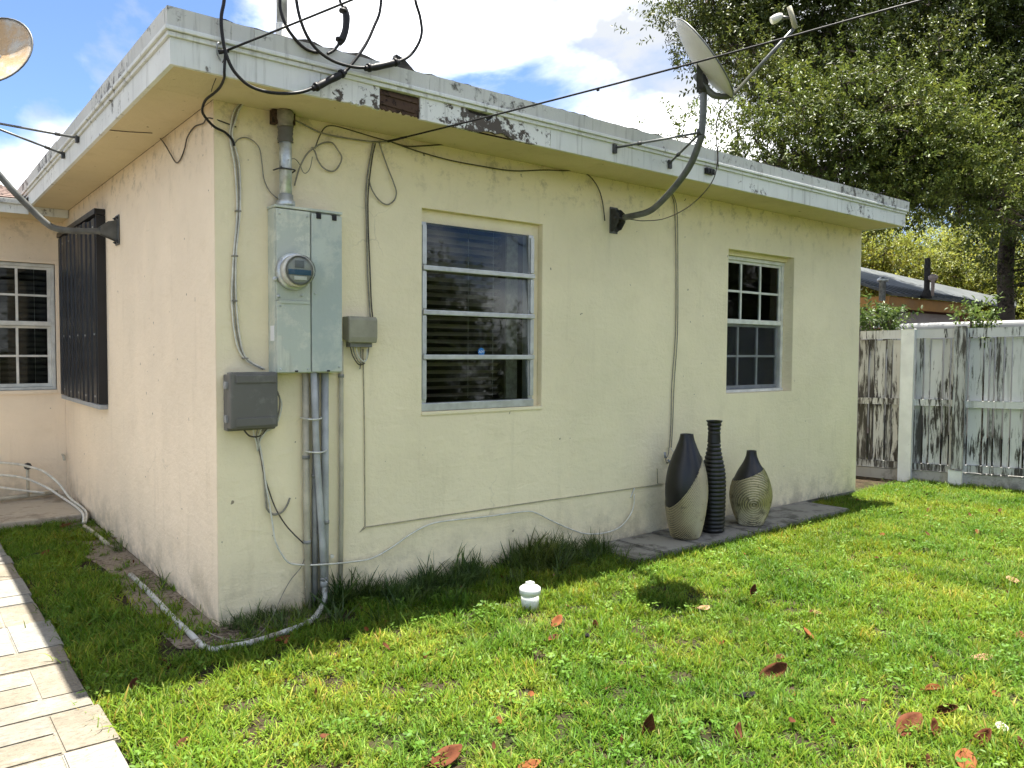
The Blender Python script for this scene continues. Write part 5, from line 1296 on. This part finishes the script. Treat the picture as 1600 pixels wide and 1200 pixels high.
def shrub(name, label, c, r, h, n, seed, size=1.0):
    rs = np.random.RandomState(seed); t_ = thing(name, label, 'plant', (c[0], c[1], 0))
    st = MB()
    pos, rot = [], []
    for i in range(max(4, n // 14)):
        a = rs.uniform(0, 6.28); e = np.array([c[0] + r * math.cos(a) * rs.uniform(.2, 1), c[1] + r * math.sin(a) * rs.uniform(.2, 1), c[2] + h * rs.uniform(.5, 1)])
        st.tube([(c[0], c[1], 0), ((c[0] + e[0]) / 2, (c[1] + e[1]) / 2, c[2] * .8), tuple(e)], [.012, .008, .004], 5, 3)
        pos.append(e); rot.append((rs.normal(0, .4), rs.normal(0, .4), rs.uniform(0, 6.28)))
    st.build('stem', M['bark'], t_)
    tag(scatter('foliage', np.array(pos), np.array(rot), rs.uniform(.7, 1.2, len(pos)) * size, TW['shrub'], LEAF['shrub'], t_, seed), kind='stuff')
q = [(0.121,1.701), (-0.038,1.703), (1.047,1.698), (1.166,1.662)]
for (s_, z_), lab, r_, n_ in zip(q, ('bushy green plant peeping over the left end of the fence', 'small green plant over the fence beside the house corner', 'dark sprig growing over the fence right of the weathered post', 'low sprig over the fence, second right of the weathered post'), (.22, .14, .07, .06), (170, 80, 26, 20)):
    p = fp(s_, -.5, 0); shrub('shrub', lab, (p[0], p[1], z_ + fz(s_) * 0 - .08), r_, .16, n_, int(abs(s_) * 100) + 3)

# ------------------------------------------------------------------ grass
def lawn_blades(f, r, b, hk):
    g = r.uniform(.55, 1.35); y_ = r.uniform(.9, 1.25)
    tn = (g * y_, g, g * r.uniform(.7, 1.1))
    q = r.random()
    if q < .06: tn = (2.1, 1.4, 1.8)
    elif q < .10: tn = (2.2, 1.05, 2.0)
    f.ribbon(b, r.uniform(0, 6.28), r.uniform(.025, .068) * hk, r.uniform(.0034, .0066), r.uniform(.15, 1.15), r.uniform(.2, 1.5), tn, 3, r.uniform(-.6, .6))
def lawn_src(i):
    r = random.Random(100 + i); f = FB()
    for k in range(30):
        a = r.uniform(0, 6.28); q = abs(r.gauss(0, .035))
        lawn_blades(f, r, (q * math.cos(a), q * math.sin(a), -.004), 1.0)
    return f.src('lawn_tuft', LEAF['lawn'])
PS = .30
def patch_src(i):
    """a square of turf: blades thick and thin, with worn gaps"""
    r = random.Random(400 + i); f = FB(); nz = np.random.RandomState(i).rand(12, 12)
    def nv(x, y):
        u, v = (x / PS + .7) * 6, (y / PS + .7) * 6; a, b = int(u) % 11, int(v) % 11; fu, fv = u % 1, v % 1
        return (nz[a, b] * (1 - fu) + nz[a + 1, b] * fu) * (1 - fv) + (nz[a, b + 1] * (1 - fu) + nz[a + 1, b + 1] * fu) * fv
    for k in range(1900):
        x, y = [r.uniform(-.5, .5) * PS + r.gauss(0, .022) for _ in range(2)]
        d = nv(x, y)
        if d < .34 and r.random() < .85: continue
        lawn_blades(f, r, (x, y, -.004), .5 + 1.05 * d * d + (.5 if r.random() < .05 else 0))
    return f.src('turf_patch', LEAF['lawn'])
def weed_src(i):
    r = random.Random(200 + i); f = FB()
    for k in range(12):
        a = r.uniform(0, 6.28); q = r.uniform(.0, .04); h = r.uniform(.02, .045); g = r.uniform(.8, 1.2)
        f.leaf((q * math.cos(a), q * math.sin(a), h), Vector((math.cos(a), math.sin(a), r.uniform(-.2, .5))), Vector((r.gauss(0, .3), r.gauss(0, .3), 1)), r.uniform(.012, .022), r.uniform(.008, .014), (g, g, g), .1)
        f.ribbon((0, 0, 0), a, h * 1.25, .0018, .5, .3, (g, g, g), 2)
    return f.src('weed_tuft', LEAF['weed'])
def tall_src(i):
    r = random.Random(300 + i); f = FB()
    for k in range(11):
        g = r.uniform(.7, 1.3); a = r.uniform(0, 6.28); q = r.uniform(0, .03)
        f.ribbon((q * math.cos(a), q * math.sin(a), -.01), r.uniform(0, 6.28), r.uniform(.10, .24), r.uniform(.006, .0105), r.uniform(.05, .6), r.uniform(.2, 1.5), (g, g, g * .95), 5, r.uniform(-.5, .5))
    return f.src('tall_tuft', LEAF['tall'])
LT = [lawn_src(i) for i in range(7)]; PT = [patch_src(i) for i in range(9)]; WT = [weed_src(i) for i in range(3)]; TT = [tall_src(i) for i in range(6)]
rs = np.random.RandomState(42)
def vnoise(x, y, s, seed):
    r = np.random.RandomState(seed); G = r.rand(64, 64); u, v = x * s + 20, y * s + 20
    i, j = np.floor(u).astype(int), np.floor(v).astype(int); fu, fv = u - i, v - j; fu = fu * fu * (3 - 2 * fu); fv = fv * fv * (3 - 2 * fv)
    g = lambda a, b: G[a % 64, b % 64]
    return (g(i, j) * (1 - fu) + g(i + 1, j) * fu) * (1 - fv) + (g(i, j + 1) * (1 - fu) + g(i + 1, j + 1) * fu) * fv
def inlawn(x, y, thin=True):
    ok = (x > -.648) & ~((x > -.01) & (y > -.03))
    ok &= ~((x > 2.45) & (x < 5.15) & (y > -.475))
    ok &= (y < 3.05)
    ok &= ((x - 7.15) * -.9754 + (y - .6) * -.2203) > .06
    if not thin: return ok
    bare = (x > -.27 + .08 * np.sin(y * 7)) & (x < .6) & (y > -.26 + .03 * np.sin(x * 9))
    ok &= ~(bare & (np.random.RandomState(5).rand(len(x)) < np.where(y > 2.2, .55, .93)))
    return ok
gx, gy = np.meshgrid(np.arange(-.66 + PS / 2, 7.6, PS), np.arange(-4.5, 3.1, PS)); gx, gy = gx.ravel(), gy.ravel()
full = np.ones(len(gx), bool)
for dx in (-.19, 0, .19):
    for dy in (-.19, 0, .19):
        u, v = gx + dx, gy + dy
        full &= inlawn(u, v, False) & ~((u > -.36) & (u < .72) & (v > -.36))
px_, py_ = gx[full], gy[full]; n = len(px_)
q_ = rs.randint(0, 4, n) * math.pi / 2 + rs.normal(0, .12, n)
o = scatter('lawn', np.stack([px_ + rs.uniform(-.02, .02, n), py_ + rs.uniform(-.02, .02, n), np.full(n, .002)], 1), np.stack([rs.normal(0, .015, n), rs.normal(0, .015, n), q_], 1), rs.uniform(1.0, 1.16, n), PT, LEAF['lawn'], None, 1)
tag(o, 'short bright green lawn grass covering the yard', 'grass', kind='stuff')
cells = {(round((a - gx[0]) / PS), round((b + 4.5) / PS)) for a, b in zip(px_, py_)}
n = 60000
x = rs.uniform(-.66, 7.6, n); y = rs.uniform(-4.6, 3.05, n)
k = inlawn(x, y) & (rs.rand(n) < .45 + .8 * vnoise(x, y, 3.2, 9))
k &= np.array([(round((a - gx[0]) / PS), round((b + 4.5) / PS)) not in cells for a, b in zip(x, y)])
x, y = x[k], y[k]; n = len(x)
o = scatter('lawn_edge', np.stack([x, y, np.full(n, .002)], 1), np.stack([rs.normal(0, .16, n), rs.normal(0, .16, n), rs.uniform(0, 6.28, n)], 1), (.62 + .6 * vnoise(x, y, 1.7, 2)) * rs.uniform(.8, 1.25, n), LT, LEAF['lawn'], None, 6)
tag(o, 'ragged grass along the edges of the lawn by path, wall and fence', 'grass', kind='stuff')
n = 2600
x = rs.uniform(-.66, 7.3, n); y = rs.uniform(-4.4, 3.0, n)
k = inlawn(x, y) & (vnoise(x, y, 2.1, 14) > .42); x, y = x[k], y[k]; n = len(x)
tag(scatter('lawn_weeds', np.stack([x, y, np.full(n, .003)], 1), np.stack([rs.normal(0, .1, n), rs.normal(0, .1, n), rs.uniform(0, 6.28, n)], 1), rs.uniform(.7, 1.3, n), WT, LEAF['weed'], None, 2), 'small round-leaved weeds among the lawn grass', 'weeds', kind='stuff')
n = 950
x = rs.uniform(.02, 2.5, n); y = -.02 - np.abs(rs.normal(0, .15, n))
k = (y > -.46) & (vnoise(x, y, 5.5, 21) > .28) & ((x > .55) | (rs.rand(n) < .55)) & ((y > -.30) | (rs.rand(n) < .4)); x, y = x[k], y[k]; n = len(x)
tag(scatter('tall_grass', np.stack([x, y, np.full(n, .0)], 1), np.stack([rs.normal(.12, .2, n), rs.normal(0, .2, n), rs.uniform(0, 6.28, n)], 1), (.45 + .75 * vnoise(x, y, 3.1, 33)) * rs.uniform(.6, 1.25, n) * np.where(x < .55, .75, 1.0), TT, LEAF['tall'], None, 3), 'dark green long-bladed grass growing along the foot of the wall', 'grass', kind='stuff')
def tuftling(label, c, n, size, seed):
    rr = np.random.RandomState(seed)
    o = scatter('grass_tuft', np.array([c]) + rr.normal(0, .03, (n, 3)) * np.array([1, 1, 0]), np.stack([rr.normal(0, .15, n), rr.normal(0, .15, n), rr.uniform(0, 6.28, n)], 1), rr.uniform(.7, 1.1, n) * size, TT, LEAF['tall'], None, seed)
    tag(o, label, 'grass', kind='stuff')
tuftling('lone sprig of long grass against the side wall', [(-0.037,0.833,0)][0], 1, .8, 71)
tuftling('clump of long grass beside the side wall', [(-0.051,1.84,0)][0], 4, .75, 72)
tuftling('sprig of grass at the right end of the slabs by the house corner', [(5.393,-0.079,0)][0], 5, .7, 73)

# ------------------------------------------------------------------ fallen leaves on the lawn
def leaf_mat(name, a, b, rough=.6):
    t = NT(name)
    c = t.mix(t.ramp(t.noise(22., 5), .35, .65), a, b)
    c = t.mix(t.ramp(t.noise(90., 3), .6, .75, 0, .5), c, tuple(v * .35 for v in a))
    t.bump(t.noise(60., 4), .002)
    return t.done(c, rough + .2, 0, .12)
LM = {'brown': leaf_mat('leaf_brown', (.055, .019, .009), (.10, .036, .016)), 'orange': leaf_mat('leaf_orange', (.12, .038, .012), (.17, .062, .022)), 'tan': leaf_mat('leaf_tan', (.20, .115, .06), (.27, .17, .10)),
      'red': leaf_mat('leaf_red', (.070, .021, .009), (.105, .036, .016)), 'black': leaf_mat('leaf_black', (.010, .009, .010), (.02, .018, .018), .7), 'white': leaf_mat('leaf_pale', (.34, .32, .25), (.42, .39, .31))}
def dry_leaf(label, c, L, mat, yaw, pitch, roll, curl, fold, w=.56):
    m = MB(); nu, nv = 8, 5
    for i in range(nu + 1):
        t = i / nu; hw = w * L * .5 * (math.sin(math.pi * min(1, t ** .8 * .97 + .015)) ** .75) * (.72 + .5 * t)
        for j in range(nv):
            s_ = (j - (nv - 1) / 2) / ((nv - 1) / 2)
            a = curl * (t - .5)
            m.v.append(((t - .5) * L * math.cos(a * .5), s_ * hw * math.cos(fold * abs(s_)), abs(s_) * hw * math.sin(fold) + curl * L * .35 * (t - .45) ** 2 * 2 + rnd.gauss(0, .0012)))
    for i in range(nu):
        for j in range(nv - 1): m.face((i * nv + j, i * nv + j + 1, (i + 1) * nv + j + 1, (i + 1) * nv + j), True)
    m.tube([(-.5 * L - .25 * L, 0, .004 + curl * L * .2), (-.5 * L, 0, curl * L * .18), (0, 0, .001)], [.002, .0015], 5, 3)
    o = m.build('fallen_leaf', LM[mat], None, False)
    so = o.modifiers.new('thickness', 'SOLIDIFY'); so.thickness = .0012
    o.location = c; o.rotation_euler = Euler((roll, pitch, yaw), 'XYZ')
    return tag(o, label, 'leaf', 'dry leaves scattered on the lawn')
Lf = [(2.468,-1.315,0.016), (2.061,-1.301,0.016), (2.477,-1.694,0.016), (2.137,-1.844,0.016), (1.438,-1.135,0.016), (1.293,-1.228,0.016), (1.631,-1.992,0.016), (1.798,-1.915,0.016), (1.334,-2.068,0.016), (0.823,-2.012,0.016), (1.07,-2.221,0.016), (1.403,-2.383,0.016), (1.598,-2.558,0.016), (1.635,-2.634,0.016), (1.988,-2.478,0.016), (1.844,-2.584,0.016), (2.5,-2.463,0.016), (2.916,-2.472,0.016), (3.929,-2.092,0.016), (1.703,-2.762,0.016), (1.498,-2.789,0.016), (1.758,-2.865,0.016), (1.396,-2.721,0.016), (1.856,-2.77,0.016), (1.311,-0.993,0.016), (1.156,-1.144,0.016), (0.534,-0.925,0.016), (0.552,-1.001,0.016), (0.17,-1.73,0.016), (0.357,-1.934,0.016), (0.164,-0.383,0.016), (-0.507,-0.533,0.016), (-0.488,-1.115,0.016), (-0.478,1.963,0.016), (-0.546,1.955,0.016), (-0.228,2.812,0.016), (5.677,-0.85,0.016), (5.131,-1.444,0.016)]
spec = [('dark red curled leaf just right of the round dish shadow', .11, 'brown', .6, -.9, .4, 1.6, .5), ('pale tan leaf at the lower right rim of the round dish shadow', .10, 'tan', .2, .1, .1, .6, .3), ('pale pink leaf lying flat, midway from the dish shadow to the fence', .09, 'tan', 1.0, .1, .1, .4, .2), ('orange leaf folded like a boat in the middle of the lawn', .10, 'orange', .9, -.2, .5, .9, .7),
 ('small reddish leaf standing upright right of the white pipe stub', .06, 'red', 1.2, -1.1, .0, .6, .3), ('black crumpled scrap on the lawn right of the white pipe stub', .06, 'black', .5, .2, .2, 1.4, .8), ('large dark brown cupped leaf in the centre right of the lawn', .14, 'brown', -.5, -.5, .9, 1.3, .5), ('small brown leaf right behind the large cupped leaf', .06, 'brown', .4, .0, .2, .6, .4),
 ('black shrivelled leaf left of the large cupped leaf', .09, 'black', .1, .1, .1, 1.2, .8), ('tall brown leaf curling upright near the bottom centre', .13, 'brown', 1.1, -1.1, .3, 1.7, .5), ('brown leaf half sunk in grass near the bottom, right of centre', .08, 'brown', .9, -.6, .3, .8, .5), ('small dark leaf half hidden in grass, left of the big reddish leaf', .055, 'brown', 1.3, -.9, .2, .7, .4),
 ('big reddish brown leaf near the lower right corner', .15, 'red', .1, -.25, .5, .7, .35), ('brown leaf touching the right side of the big reddish leaf', .09, 'red', 1.0, -.8, .3, 1.0, .5), ('long orange leaf propped on edge above the big reddish leaf', .10, 'orange', -.5, .1, .3, .4, .9), ('narrow brown leaf leaning just right above the big reddish leaf', .10, 'brown', -.8, -.4, .9, .6, .9),
 ('pale pink broad leaf on the right side of the lawn', .11, 'tan', -.2, .0, .1, .4, .2), ('brown leaf cut by the right picture edge, higher one', .09, 'red', .4, -.2, .3, .6, .4), ('pale tan leaf far back at the right side of the lawn', .13, 'tan', .3, .0, .1, .4, .3), ('reddish leaf standing near the lower right corner beside the pale leaf', .10, 'red', -.4, -.7, .4, .9, .4),
 ('large orange leaf cut by the bottom edge near the right corner', .13, 'orange', .2, -.1, .2, .5, .3), ('brown leaf cut by the right picture edge, lower one', .07, 'brown', 1.0, -.7, .3, .8, .4), ('small dark leaf cut by the bottom edge left of the large orange leaf', .06, 'brown', .9, -.7, .2, .7, .4), ('whitish pale leaf near the lower right corner', .08, 'white', .7, .0, .1, .4, .3),
 ('orange leaf just right below the white pipe stub', .10, 'orange', .5, -.3, .3, .9, .5), ('brown leaf below the orange leaf by the white pipe stub', .08, 'brown', .1, -.1, .2, .7, .5), ('small red leaf, left of the pair in the centre of the lawn', .05, 'red', .6, -.3, .2, .6, .4), ('tan red leaf, right of the pair in the centre of the lawn', .06, 'red', 1.2, -.4, .3, .6, .3),
 ('big reddish leaf at the bottom edge left of centre', .13, 'red', .1, -.2, .4, .8, .4), ('orange leaf cut by the bottom edge in the centre', .09, 'orange', .1, .0, .1, .5, .3), ('flat brown leaf beside the white pipe near the conduits', .09, 'red', .2, .0, .0, .3, .2), ('brown curled leaf in shaded grass near the paved path', .08, 'brown', 1.2, -.6, .4, 1.0, .5),
 ('dark red leaf near the bottom left beside the paved path', .07, 'brown', .3, -.2, .3, .8, .4), ('orange brown leaf in the shade far along the paved path', .09, 'orange', .4, -.4, .3, .7, .3), ('black leaf in the shade beside the orange brown leaf', .10, 'black', .2, -.2, .2, .7, .3), ('reddish leaf at the far end of the shaded grass strip', .10, 'red', .2, -.2, .1, .5, .3),
 ('small brown leaf in the lawn in front of the fence', .07, 'brown', .2, -.4, .2, .5, .3), ('small orange leaf in the lawn before the fence at the right', .07, 'orange', .2, -.4, .2, .5, .3)]
for c, (lab, L_, mt_, yw, pt, rl, cu, fo) in zip(Lf, spec):
    dry_leaf(lab, c, L_, mt_, yw + rnd.uniform(-.3, .3), pt, rl, cu, fo)

# bits of leaf and twig litter too small to count
def bit_src(i, mat):
    r = random.Random(900 + i); m = MB()
    L = r.uniform(.010, .024); w = L * r.uniform(.35, .7); n = 7; ring = [(L * math.cos(2 * math.pi * k / n) * r.uniform(.7, 1.1), w * math.sin(2 * math.pi * k / n) * r.uniform(.7, 1.1), r.uniform(0, .008)) for k in range(n)]
    m.v = [(0, 0, -.002)] + ring
    for k in range(n): m.face((0, 1 + k, 1 + (k + 1) % n), True)
    me = m.mesh('leaf_bit', False); me.materials.append(mat); return bpy.data.objects.new('leaf_bit', me)
BS = [bit_src(i, LM[k]) for i, k in enumerate(('brown', 'red', 'brown', 'tan', 'orange', 'brown'))]
n = 480
x = rs.uniform(-.6, 7.2, n); y = rs.uniform(-4.2, 2.9, n); k = inlawn(x, y, False); x, y = x[k], y[k]; n = len(x)
tag(scatter('leaf_litter', np.stack([x, y, rs.uniform(.012, .04, n)], 1), np.stack([rs.normal(0, .5, n), rs.normal(0, .5, n), rs.uniform(0, 6.28, n)], 1), rs.uniform(.5, 1.15, n), BS, LM['brown'], None, 8), 'tiny dry leaf scraps strewn through the lawn', 'litter', kind='stuff')
